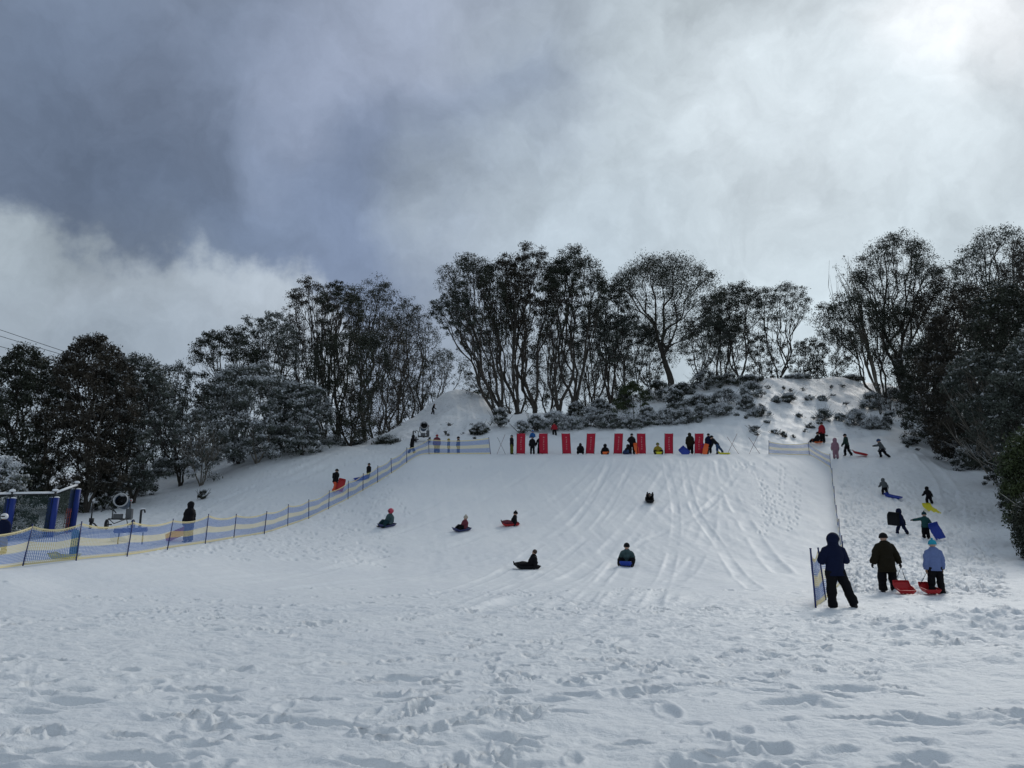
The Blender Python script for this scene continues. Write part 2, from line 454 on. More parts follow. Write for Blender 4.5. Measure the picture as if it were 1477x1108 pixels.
    def groove(pts, w=.28, dep=.055):
        P = [ground(*p) for p in pts]
        Q = []
        for i in range(len(P)-1):
            p0 = P[max(i-1, 0)]; p1 = P[i]; p2 = P[i+1]; p3 = P[min(i+2, len(P)-1)]
            n = max(4, int((p2-p1).length/.25))
            for k in range(n):
                t = k/n
                Q.append(.5*((2*p1)+(p2-p0)*t+(2*p0-5*p1+4*p2-p3)*t*t+(3*p1-p0-3*p2+p3)*t**3))
        q = np.array([(a.x, a.y) for a in Q]); rad = w*2.6
        acc = {}
        ra = np.hypot(q[:, 0], q[:, 1]); ta = np.arctan2(q[:, 0], q[:, 1])
        best = np.full(X.shape, 9e9, np.float32)
        for k in range(len(q)):
            i0, i1 = np.searchsorted(r, [ra[k]-rad, ra[k]+rad]); j0, j1 = np.searchsorted(th, [ta[k]-rad/ra[k], ta[k]+rad/ra[k]])
            if i1 <= i0 or j1 <= j0: continue
            d = (X[i0:i1, j0:j1]-q[k, 0])**2 + (Y[i0:i1, j0:j1]-q[k, 1])**2
            best[i0:i1, j0:j1] = np.minimum(best[i0:i1, j0:j1], d)
        M = best < rad*rad
        d = np.sqrt(best[M])/w
        dv = dep*np.clip(.65 + fbm(X[M]*.5, Y[M]*.5, 3, 91)*2.4, 0, 1.4)
        Z[M] += -dv/(1+np.exp((d-1)*6)) + dv*.7*np.exp(-((d-1.4)/.35)**2)
    # sweeping sled tracks seen in the photograph
    for g in ([(1032,664),(1030,700),(1022,760),(985,830),(930,866)], [(1038,664),(1052,710),(1085,770),(1130,826)],
              [(1036,668),(1040,730),(1046,780),(1070,830)], [(1008,664),(990,710),(950,770),(925,850)], [(950,662),(905,720),(850,775),(760,830),(600,893)],
              [(893,662),(850,710),(780,770),(640,820),(420,850)], [(862,662),(800,720),(690,775),(520,815),(300,835)],
              [(820,662),(740,725),(640,770),(480,800)], [(790,662),(700,720),(600,760),(470,790)], [(925,662),(890,700),(840,760),(745,820)],
              [(1000,662),(960,720),(900,790),(800,880)], [(970,664),(930,730),(870,800),(700,880)], [(1020,664),(1010,740),(990,800),(955,865)],
              [(740,664),(680,700),(590,745)], [(880,664),(835,745),(760,800),(640,855),(480,880)], [(912,664),(870,745),(800,815),(680,870)]):
        groove(g, rng.uniform(.16, .36), rng.choice([.008, .013, .02, .034]))
    for g in ([(985,664),(1000,730),(1040,790),(1090,850)], [(1070,672),(1010,740),(900,800),(830,880)], [(960,664),(975,740),(960,830),(935,885)]):
        groove(g, .2, .03)
    for g in ([(720,806),(520,848),(260,868),(10,862)], [(640,850),(420,880),(180,892),(-20,886)], [(800,850),(640,895),(420,915),(150,920)], [(560,800),(400,822),(180,838),(30,842)],
              [(470,800),(330,815),(160,828)], [(860,860),(760,905),(600,930)], [(900,850),(860,900),(780,930)], [(690,760),(560,800),(380,840),(120,858)], [(1010,860),(940,905),(850,925)]):
        groove(g, rng.uniform(.2, .42), rng.choice([.012, .018, .026]))
    for g in ([(230,760),(300,730),(400,690),(480,655)], [(280,760),(380,712),(470,672)], [(1385,845),(1380,760),(1365,700),(1330,660)], [(660,632),(668,600),(660,572)], [(690,630),(690,600),(680,575)]):
        groove(g, .4, .07)
    V = np.stack([X, Y, Z], -1).reshape(-1, 3)
    nr, nt = X.shape
    i, j = np.meshgrid(np.arange(nr-1), np.arange(nt), indexing='ij')
    j2 = (j+1) % nt
    Fq = np.stack([i*nt+j, i*nt+j2, (i+1)*nt+j2, (i+1)*nt+j], -1).reshape(-1, 4)[:, ::-1]
    litter = np.clip((Y-66)/8, 0, 1)*np.clip((px-1060)/100, 0, 1) + .6*np.clip((Y-64)/6, 0, 1)*np.clip((720-px)/40, 0, 1) + .25*walk
    rough = np.clip(.75*near + .28*midn + .55*walk + .3*walkl + .5*wild, 0, 1)
    me = mesh_np('snow_ground', V, Fq, [snow_ground_mat()], True, 4, {'litter': ('POINT', np.clip(litter, 0, 1).ravel()), 'rough': ('POINT', rough.ravel())})
    # cap the small hole under the camera
    o = bpy.data.objects.new('snow_ground', me); link(o); tag(o, kind='structure')
    bm = MB(); bm.add([(1.0*math.cos(k*math.pi/8)*.5, 1.0*math.sin(k*math.pi/8)*.5, -.012) for k in range(16)], [tuple(range(16))])
    c = bm.build('snow_patch', MATS.get('x') or me.materials[0]); tag(c, kind='structure')
build_ground()

# ------------------------------------------------------------------ trees
def tubes_np(paths, n_of):
    """list of (P (k,3), rad (k,)) -> verts, quads"""
    VV, FF = [], []; base = 0
    for P, rad in paths:
        n = n_of(rad[0]); k = len(P)
        T = np.gradient(P, axis=0); T /= np.linalg.norm(T, axis=1, keepdims=True) + 1e-9
        ref = np.array([1., 0, 0]) if abs(T[0, 0]) < .7 else np.array([0, 1., 0])
        X = np.cross(T, ref); X /= np.linalg.norm(X, axis=1, keepdims=True) + 1e-9
        Yv = np.cross(T, X)
        a = np.arange(n)*2*np.pi/n
        V = P[:, None] + rad[:, None, None]*(X[:, None]*np.cos(a)[None, :, None] + Yv[:, None]*np.sin(a)[None, :, None])
        VV.append(V.reshape(-1, 3))
        i, j = np.meshgrid(np.arange(k-1), np.arange(n), indexing='ij'); j2 = (j+1) % n
        FF.append(np.stack([i*n+j, i*n+j2, (i+1)*n+j2, (i+1)*n+j], -1).reshape(-1, 4) + base)
        base += k*n
    return np.concatenate(VV), np.concatenate(FF)

def branching(T, stems, r0, rg, base=(0, 0, 0), curve=.25):
    """branch paths from the base to every terminal point in T"""
    paths = []
    tot = len(T)
    def kmeans(P, k):
        c = P[rg.choice(len(P), k, replace=False)]
        for _ in range(6):
            lab = np.argmin(((P[:, None]-c[None])**2).sum(-1), 1)
            c = np.array([P[lab == q].mean(0) if (lab == q).any() else P[rg.integers(len(P))] for q in range(k)])
        return lab
    def seg(a, b, ta, ra, rb):
        L = np.linalg.norm(b-a); t = np.linspace(0, 1, 5 if L > .6 else 3)[:, None]
        c = a + ta*L*.45
        P = (1-t)**2*a + 2*t*(1-t)*c + t*t*b
        if L > 1: P[1:-1] += rg.normal(0, L*.018, (len(P)-2, 3))
        paths.append((P, np.linspace(ra, rb, len(P))))
        e = b-c; return e/(np.linalg.norm(e)+1e-9)
    def grow(a, ta, P, ra, lvl):
        if len(P) == 1:
            seg(a, P[0], ta, ra, .012); return
        c = P.mean(0)
        f = (.20 if lvl == 0 else .28 if lvl == 1 else .34 if lvl == 2 else .42) + rg.uniform(-.05, .07)
        b = a + (c-a)*f
        b = b + rg.normal(0, .03, 3)*np.linalg.norm(c-a)
        rb = max(.013, r0*(len(P)/tot)**.52*.95)
        ra = min(ra, rb*1.5)
        tb = seg(a, b, ta, ra, rb)
        if len(P) <= 3:
            for p in P: seg(b, p, tb, max(.012, rb*.6), .01)
            return
        lab = kmeans(P, 2 if rg.random() < .65 or len(P) < 6 else 3)
        for q in np.unique(lab): grow(b, tb, P[lab == q], rb, lvl+1)
    base = np.array(base, float)
    if stems > 1:
        lab = kmeans(T[:, :2] if False else T*np.array([1, 1, .35]), stems)
    else: lab = np.zeros(len(T), int)
    for q in np.unique(lab):
        P = T[lab == q]; d = P.mean(0) - base; d /= np.linalg.norm(d)
        ta = d*np.array([.75, .75, 1]) + np.array([0, 0, .25]); ta /= np.linalg.norm(ta)
        off = np.array([d[0], d[1], 0])*.25*(stems > 1)
        grow(base+off, ta, P, r0*1.25*math.sqrt(len(P)/tot), 0)
    return paths

def leaves(T, M, rc, ll, lw, snow, rg, flat=.55, droop=.35):
    n = len(T)*M
    rcs = rc*rg.uniform(.6, 1.35, len(T))
    c = np.repeat(T, M, 0); s = np.repeat(rcs, M)
    d = rg.normal(size=(n, 3)); d /= np.linalg.norm(d, axis=1, keepdims=True)
    rad = rg.random(n)**.6
    off = d*rad[:, None]*s[:, None]; off[:, 2] *= flat
    p = c + off
    ax = rg.normal(size=(n, 3)); ax[:, 2] -= droop; ax /= np.linalg.norm(ax, axis=1, keepdims=True)
    up = rg.normal(size=(n, 3))*.8 + np.array([0, 0, .7]); w = np.cross(ax, up); w /= np.linalg.norm(w, axis=1, keepdims=True)+1e-9
    sc = rg.uniform(.6, 1.3, n)[:, None]
    hl = ax*ll*.5*sc; hw = w*lw*.5*sc
    V = np.stack([p-hl, p+hw, p+hl, p-hw], 1).reshape(-1, 3)
    Fq = np.arange(n*4).reshape(-1, 4)
    # snow lies in patches on the upper side of the clumps
    patch = np.repeat(rg.random(len(T)), M)
    topness = off[:, 2]/(s*flat+1e-6)
    sn = np.clip(((topness + rg.normal(0, .16, n)) - (.72 - snow*1.4*(.35+patch)))/.45, 0, 1)*np.clip((.45+snow*1.1-patch)*4, 0, 1)*.92
    return V, Fq, sn

def dome_points(N, zb, rg, W, D, H, shape='umbrella'):
    """terminal points; crown from zb*H to H"""
    P = []
    lobes = [(rg.uniform(-.68, .68), rg.uniform(-.6, .6), rg.uniform(.28, .50), rg.uniform(.86, .985)) for _ in range(9)]
    lobes[0] = (rg.uniform(-.15, .15), 0, .55, 1.0)
    full = shape == 'full'
    while shape in ('umbrella', 'full') and len(P) < N:
        a = rg.uniform(0, 2*math.pi); q = math.sqrt(rg.random()); x, y = q*math.cos(a), q*math.sin(a)
        best = -1
        for lx, ly, lr, lt in lobes:                  # uneven outline: a canopy of separate domes
            dd = ((x-lx)**2 + (y-ly)**2)/(lr*1.25)**2
            if dd < 1: best = max(best, lt - (1-zb)*(.24 if full else .27)*dd)
        if best < 0:
            if rg.random() > .25: continue
            best = .86 - (1-zb)*.30*q*q
        zs = best - (1-zb)*.12*q**3
        z = zs - (abs(rg.normal(0, .05)) if rg.random() < (.30 if full else .58) else rg.random()**(1.0 if full else 1.3)*(zs-zb)*(1-(.0 if full else .35)*q))
        sq = (.78 + .22*min(1, max(0, (z-zb)/(1-zb))*2)) if full else .42 + .58*min(1, max(0, (z-zb)/(1-zb))*1.5)
        if full and vnoise(np.array([x*2.6+9]), np.array([z*5+y*2]), 77)[0] < .26: continue
        P.append((x*sq*W, y*sq*D, z*H))
    while len(P) < N:
        u = rg.uniform(0, 1)
        if shape == 'umbrella':
            z = zb + (1-zb)*(1-rg.random()**1.9*.98)
        elif shape == 'full':
            z = zb + (1-zb)*rg.random()**.8
        else:
            z = rg.random()**.7
        t = (z-zb)/(1-zb) if shape != 'bush' else z
        if shape == 'umbrella': rmax = (.36 + .64*min(1, t*1.6))*math.sqrt(max(0, 1-max(0, (t-.55)/.45)**3.4))
        elif shape == 'full': rmax = math.sqrt(max(0, 1-(max(0, t-.4)/.61)**2.3))*(.82+.18*min(1, t*3))
        else: rmax = math.sqrt(max(0, 1-t**2))
        a = rg.uniform(0, 2*math.pi); q = math.sqrt(rg.uniform(.05, 1))
        x, y = rmax*q*math.cos(a), rmax*q*math.sin(a)
        if shape == 'umbrella':                       # uneven outline: separate domes
            ok = False
            for lx, ly, lr, lt in lobes:
                dd = math.hypot(x-lx, y-ly)/(lr*1.25)
                if dd < 1 and z < lt*(1-.13*dd*dd): ok = True; break
            if not ok and rg.random() > .12: continue
        if shape == 'full' and vnoise(np.array([x*2.2+9]), np.array([z*4+a*.3]), 77)[0] < .24: continue
        P.append((x*W, y*D, z*H))
    return np.array(P)

TREEN = [0]
def tree(pb, Y, top, hw, label, stems=3, zb=.35, N=150, M=55, snow=.15, lm=None, bark=None, shape='umbrella', r0=None, rc=None, name='gum_tree', cat='tree', group=None, pby=600, leaf=(.19, .07), depth=.8, extra=None):
    TREEN[0] += 1
    rg = np.random.default_rng(100+TREEN[0])
    hw = hw*(1.30 if shape == 'umbrella' else 1.18)
    if shape == 'umbrella': N = int(N*.82); M = int(M*1.3)
    tall = (group == 'tall gum trees on the ridge')
    b = on_ground(pb, Y, pby)
    tp = at_depth(top[0], top[1], Y)
    H = tp.z - b.z; W = hw*Y/F
    rc = (rc or max(.36, W*.15))*(1.0 if shape == 'umbrella' else .9); N = int(N*(1.75 if shape == 'umbrella' else 1.7)); M = int(M*.98)
    T = dome_points(N, zb, rg, W-rc*.5, (W-rc*.5)*depth, H-rc*.4, shape)
    T[:, 0] += (tp.x - b.x)*(T[:, 2]/H)**1.2
    paths = branching(T, stems, r0 or H*.012+.035, rg)
    if extra:                                        # bare sprays
        for _ in range(extra):
            a = rg.uniform(0, 6.28); q = np.array([math.cos(a)*W*1.02, math.sin(a)*W*.6, H*rg.uniform(.5, .98)]); q[0] += (tp.x-b.x)*(q[2]/H)
            s = np.array([q[0]*.3, q[1]*.3, q[2]*.45]); t = np.linspace(0, 1, 5)[:, None]
            q = s + (q-s)*rg.uniform(.6, 1.0)
            bow = rg.normal(0, .12, 3)*np.linalg.norm(q-s)
            P = s*(1-t)+q*t + bow*(4*t*(1-t)) + rg.normal(0, .09, (5, 3)); paths.append((P, np.linspace(.04, .01, 5)))
            for k in range(5):
                s2 = P[1+k % 3]; e = s2 + (q-s2)*.55 + rg.normal(0, .42, 3); paths.append((np.linspace(s2, e, 3), np.array([.025, .015, .008])))
    root = empty(name, (b.x, b.y, b.z-.12), 0, label, cat, group)
    V, Fq = tubes_np(paths, lambda r: 8 if r > .12 else (5 if r > .03 else 3))
    V[:, 2] -= .0
    o = bpy.data.objects.new('trunk' if shape != 'bush' else 'stems', mesh_np('trunk', V, Fq, [bark or BARK], True)); link(o, root)
    V, Fq, sn = leaves(T, M, rc, leaf[0], leaf[1], snow, rg, flat=(.85 if shape == 'full' else .6))
    o = bpy.data.objects.new('crown' if shape != 'bush' else 'foliage', mesh_np('crown', V, Fq, [lm or LEAF_DARK], False, 4, {'snow': ('FACE', sn)})); link(o, root)
    return root

GL, GC, GR = 'trees along the left edge of the snow field', 'tall gum trees on the ridge', 'trees along the right edge of the snow slope'
# left edge
tree(40, 50, (32, 492), 62, 'dark bushy gum tree at the far left behind the blue padded posts', 3, .12, 230, 70, .28, LEAF_DARK, shape='full', group=GL, pby=700, leaf=(.2,.08))
tree(128, 50, (126, 474), 66, 'rounded dark gum tree topping the left-hand clump, above the larger snow gun', 4, .12, 270, 70, .24, LEAF_BROWN, shape='full', group=GL, pby=700, leaf=(.2,.08))
tree(196, 53, (205, 503), 55, 'lower greyish gum tree right of the rounded left-hand clump', 3, .1, 210, 65, 0.44, LEAF_GREY, shape='full', group=GL, pby=690, leaf=(.2,.08))
tree(262, 60, (255, 518), 48, 'thin grey gum tree with twiggy top at the dip in the left tree line', 4, .15, 170, 50, 0.49, LEAF_GREY, shape='full', group=GL, pby=680, extra=10)
tree(292, 58, (290, 585), 40, 'low tangled bare tree with snow-lined limbs at the edge of the left snow bank', 5, .1, 90, 24, 0.60, LEAF_GREY, BARK_PALE, shape='full', group=GL, pby=680, extra=24)
tree(345, 64, (322, 466), 46, 'open-topped gum tree with a crown reaching out to the left above the dip', 3, .3, 130, 60, .3, LEAF_DARK, group=GL, pby=660)
tree(392, 66, (392, 446), 42, 'gum tree with one thin tuft standing above its crown, left of the tallest left trees', 2, .35, 110, 55, 0.44, LEAF_GREY, group=GL, pby=655)
tree(372, 61, (368, 520), 62, 'broad snow-dusted gum tree low in front at the left snow bank', 4, .08, 240, 65, 0.60, LEAF_GREY, BARK_PALE, shape='full', group=GL, pby=660, leaf=(.2,.09))
tree(436, 62, (428, 545), 48, 'snow-covered small gum tree hanging over the left track', 4, .05, 190, 60, 0.60, LEAF_GREY, shape='full', group=GL, pby=650, leaf=(.2,.09))
tree(470, 72, (446, 394), 40, 'leftmost tall fan-shaped gum tree of the left stand', 4, .45, 110, 52, .12, LEAF_BROWN, group=GL, pby=640)
tree(488, 70, (492, 398), 34, 'slim fan-shaped gum tree second in the tall left stand', 3, .45, 90, 50, .12, LEAF_DARK, group=GL, pby=640)
tree(526, 80, (550, 394), 54, 'wide umbrella-crowned gum tree at the right of the tall left stand', 4, .5, 150, 50, .14, LEAF_DARK, group=GL, pby=640)
tree(505, 67, (505, 470), 60, 'dark dense gum tree filling the middle of the left stand', 4, .06, 230, 70, .1, LEAF_DARK, shape='full', group=GL, pby=640)
tree(548, 90, (560, 450), 55, 'dark gum tree behind the left foot of the snow mound', 4, .08, 210, 65, .12, LEAF_BROWN, shape='full', group=GL, pby=640)
tree(604, 97, (606, 440), 44, 'gum tree standing behind the top of the snow mound', 3, .12, 160, 60, .15, LEAF_DARK, shape='full', group=GL, pby=620)
tree(632, 100, (640, 500), 40, 'low gum tree right behind the crest of the snow mound', 3, .12, 110, 55, 0.44, LEAF_GREY, shape='full', group=GL, pby=600)
# ridge
tree(716, 75, (640, 415), 34, 'thin gum tree leaning farthest left over the snow mound', 2, .4, 80, 60, .1, LEAF_GREY, group=GC)
tree(724, 76, (668, 362), 56, 'tall gum tree leaning left beside the snow mound, with a domed crown', 3, .38, 190, 62, .1, LEAF_DARK, group=GC)
tree(748, 77, (722, 362), 42, 'tall narrow gum tree second from the left on the ridge', 3, .38, 140, 62, .08, LEAF_BROWN, group=GC)
tree(772, 78, (762, 347), 44, 'tallest brown-leaved gum tree of the ridge, at the top of the central stand', 4, .3, 170, 62, .08, LEAF_BROWN, group=GC)
tree(806, 77, (806, 372), 36, 'slender gum tree standing between the two highest central crowns', 3, .32, 120, 60, .08, LEAF_DARK, group=GC)
tree(828, 78, (832, 350), 52, 'high round-crowned gum tree at the right of the central stand', 3, .42, 190, 62, .12, LEAF_DARK, group=GC)
tree(856, 82, (872, 440), 38, 'shorter grey gum tree just right of the central stand', 3, .3, 110, 55, .2, LEAF_GREY, group=GC)
tree(792, 84, (790, 470), 46, 'dark gum tree low behind the trunks of the central stand', 4, .15, 130, 55, .1, LEAF_DARK, shape='full', group=GC)
tree(902, 83, (905, 448), 40, 'loose grey gum tree in the gap before the big single-trunked tree', 3, .25, 120, 52, .2, LEAF_GREY, group=GC)
tree(968, 82, (966, 362), 76, 'big spreading gum tree on one thick trunk, standing alone above the ridge', 1, .12, 360, 60, .10, LEAF_DARK, r0=.30, group=GC, pby=565)
tree(938, 84, (932, 470), 36, 'small gum tree left of the thick single trunk', 3, .2, 100, 55, .2, LEAF_GREY, shape='full', group=GC, pby=570)
tree(1006, 85, (1026, 448), 36, 'leaning small gum tree right of the thick single trunk', 3, .15, 130, 52, .2, LEAF_GREY, group=GC, pby=555)
tree(1068, 86, (1062, 403), 46, 'rounded gum tree right of the big spreading tree', 3, .25, 170, 58, .16, LEAF_DARK, group=GC, pby=550)
tree(1124, 87, (1130, 405), 42, 'thin-leaved gum tree with a see-through crown, last before the gap', 4, .45, 120, 45, .18, LEAF_GREY, group=GC, pby=545)
tree(1104, 90, (1100, 478), 34, 'low dark gum tree between the rounded and the see-through tree', 3, .15, 90, 55, .12, LEAF_DARK, shape='full', group=GC, pby=545)
tree(1160, 92, (1162, 486), 28, 'small dark gum tree in the ridge gap, left one of two', 3, .1, 80, 55, .1, LEAF_DARK, shape='full', group=GC, pby=545)
tree(1200, 90, (1198, 470), 42, 'dark low tree under the left reach of the big right-hand tree', 3, .08, 120, 60, .12, LEAF_DARK, shape='full', group=GC, pby=545)
tree(880, 84, (884, 408), 34, 'feathery gum tree filling the gap right of the central stand', 3, .4, 100, 55, .15, LEAF_GREY, group=GC, pby=580)
tree(1040, 88, (1044, 418), 32, 'feathery small gum tree between the big spreading tree and the rounded one', 3, .35, 90, 52, .15, LEAF_GREY, group=GC, pby=550)
# right edge
tree(1300, 80, (1296, 328), 64, 'tall dark gum tree at the top right of the slope', 3, .3, 260, 66, .12, LEAF_DARK, shape='umbrella', r0=.36, group=GR, pby=560)
tree(1276, 78, (1226, 418), 58, 'gum tree reaching left below the tall dark one', 3, .3, 180, 60, .15, LEAF_DARK, group=GR, pby=560)
tree(1270, 79, (1216, 356), 20, 'bare grey limbs pointing up left of the tall dark gum tree', 3, .55, 26, 8, .2, LEAF_GREY, BARK_PALE, group=GR, pby=560, extra=16)
tree(1345, 76, (1350, 395), 54, 'dark gum tree right below the tall one at the top of the slope', 3, .1, 220, 62, .14, LEAF_BROWN, shape='full', group=GR, pby=580)
tree(1432, 72, (1432, 318), 60, 'high open-crowned gum tree in the upper right corner of the trees', 3, .5, 170, 55, .12, LEAF_GREY, group=GR, pby=560)
tree(1490, 66, (1480, 330), 50, 'gum tree cut by the right edge, beside the high open crown', 3, .3, 160, 60, .12, LEAF_BROWN, shape='full', group=GR, pby=580)
tree(1392, 60, (1388, 405), 62, 'brown-leaved gum tree in the middle of the right-hand trees', 4, .08, 300, 70, .18, LEAF_BROWN, shape='full', group=GR, pby=620, leaf=(.2,.08))
tree(1348, 66, (1342, 480), 52, 'dark gum tree hanging over the head of the walking slope', 3, .1, 220, 62, .2, LEAF_DARK, shape='full', group=GR, pby=600, leaf=(.2,.08))
tree(1462, 52, (1448, 400), 74, 'large dark gum tree filling the right edge', 4, .1, 380, 75, .2, LEAF_DARK, shape='full', group=GR, pby=640, leaf=(.19,.075))
tree(1462, 45, (1412, 500), 62, 'gum tree with long pale limbs leaning left over the slope', 5, .35, 200, 60, .3, LEAF_GREY, BARK_PALE, shape='umbrella', group=GR, pby=700, extra=22, leaf=(.18,.07))
tree(1505, 41, (1492, 470), 66, 'snow-flecked gum tree close at the right edge', 4, .08, 320, 75, .3, LEAF_GREY, shape='full', group=GR, pby=700, leaf=(.17,.07))
tree(1488, 35, (1483, 610), 36, 'green leafy young tree at the right edge above the tangle of twigs', 4, .05, 200, 80, .12, LEAF_GREEN, shape='full', group=GR, pby=760, leaf=(.15,.06), rc=.4)
tree(1520, 31, (1512, 690), 48, 'dark brush at the right edge beside the walkers\' slope', 5, .05, 200, 80, .2, LEAF_DARK, BARK_PALE, shape='full', group=GR, pby=800, leaf=(.14,.05), rc=.35, extra=14)
tree(1600, 44, (1600, 420), 80, 'dark gum tree beyond the right edge of the view', 4, .1, 220, 70, .2, LEAF_DARK, shape='full', group=GR, pby=700)
tree(-70, 46, (-70, 500), 70, 'dark gum tree beyond the left edge of the view', 4, .1, 200, 70, .25, LEAF_DARK, shape='full', group=GL, pby=700)

for a in [(70, 60, (70, 505), 60, 'dark gum tree standing behind the two leftmost big ones'), (165, 62, (168, 500), 55, 'dark gum tree behind the rounded left-hand clump'), (235, 68, (232, 540), 46, 'dark gum tree behind the grey ones left of the dip'),
          (312, 72, (306, 548), 34, 'shadowy gum tree at the back of the dip in the tree line'), (420, 76, (420, 462), 50, 'dark gum tree at the back left of the tall left stand'), (576, 99, (584, 430), 40, 'dark gum tree at the back right of the tall left stand')]:
    tree(*a, 3, .05, 170, 60, .15, LEAF_DARK, shape='full', group=GL, pby=680)
for a in [(745, 88, (742, 440), 50, 'dark undergrowth tree behind the leaning trunks of the ridge'), (700, 84, (700, 450), 40, 'thin dark tree behind the leftmost leaning trunk'), (850, 90, (846, 480), 44, 'dark undergrowth tree behind the right of the central stand'), (1045, 92, (1046, 455), 40, 'dark tree behind the rounded ridge tree'),
          (890, 90, (884, 500), 36, 'low dark tree behind the dense green bush')]:
    tree(*a, 3, .05, 110, 50, .12, LEAF_DARK, shape='full', group=GC, pby=600)
tree(1320, 88, (1322, 420), 60, 'dark gum tree behind the tall one at the top right of the slope', 3, .05, 180, 60, .1, LEAF_DARK, shape='full', group=GR, pby=560)
tree(1420, 66, (1418, 500), 66, 'dark dense gum tree low in the middle of the right-hand trees', 4, .03, 240, 65, .2, LEAF_DARK, shape='full', group=GR, pby=640)

# ------------------------------------------------------------------ shrubs
def shrub(px, py, hw, hp, label, var=0, snow=.55, lm=None, name='shrub', group='snow-laden shrubs', Y=None, N=34, M=60, bark=None, extra=None):
    g = ground(px, py) if Y is None else on_ground(px, Y, py)
    top = at_depth(px, py, g.y); Z1 = g.z + hp*g.y/F
    TREEN[0] += 1; rg = np.random.default_rng(900+TREEN[0])
    W = hw*g.y/F; H = hp*g.y/F; rc = max(.14, min(.36, W*.26))
    T = dome_points(N, 0, rg, max(.1, W-rc*.5), max(.1, W-rc*.5)*.8, max(.15, H-rc*.4), 'bush'); T[:, 2] += .08
    root = empty(name, (g.x, g.y, g.z-.1), 0, label, 'shrub', group)
    paths = branching(T, 3, .035, rg)
    if extra:
        for _ in range(extra):
            a = rg.uniform(0, 6.28); e = np.array([math.cos(a)*W*1.1, math.sin(a)*W, H*rg.uniform(.6, 1.3)]); paths.append((np.linspace(e*.05, e, 4)+rg.normal(0, .03, (4, 3)), np.linspace(.02, .008, 4)))
    V, Fq = tubes_np(paths, lambda r: 4)
    o = bpy.data.objects.new('stems', mesh_np('stems', V, Fq, [bark or BARK], True)); link(o, root)
    V, Fq, sn = leaves(T, M, rc, .17, .07, snow*1.1, rg, flat=.85)
    o = bpy.data.objects.new('foliage', mesh_np('foliage', V, Fq, [lm or LEAF_GREY], False, 4, {'snow': ('FACE', sn)})); link(o, root)
    return root

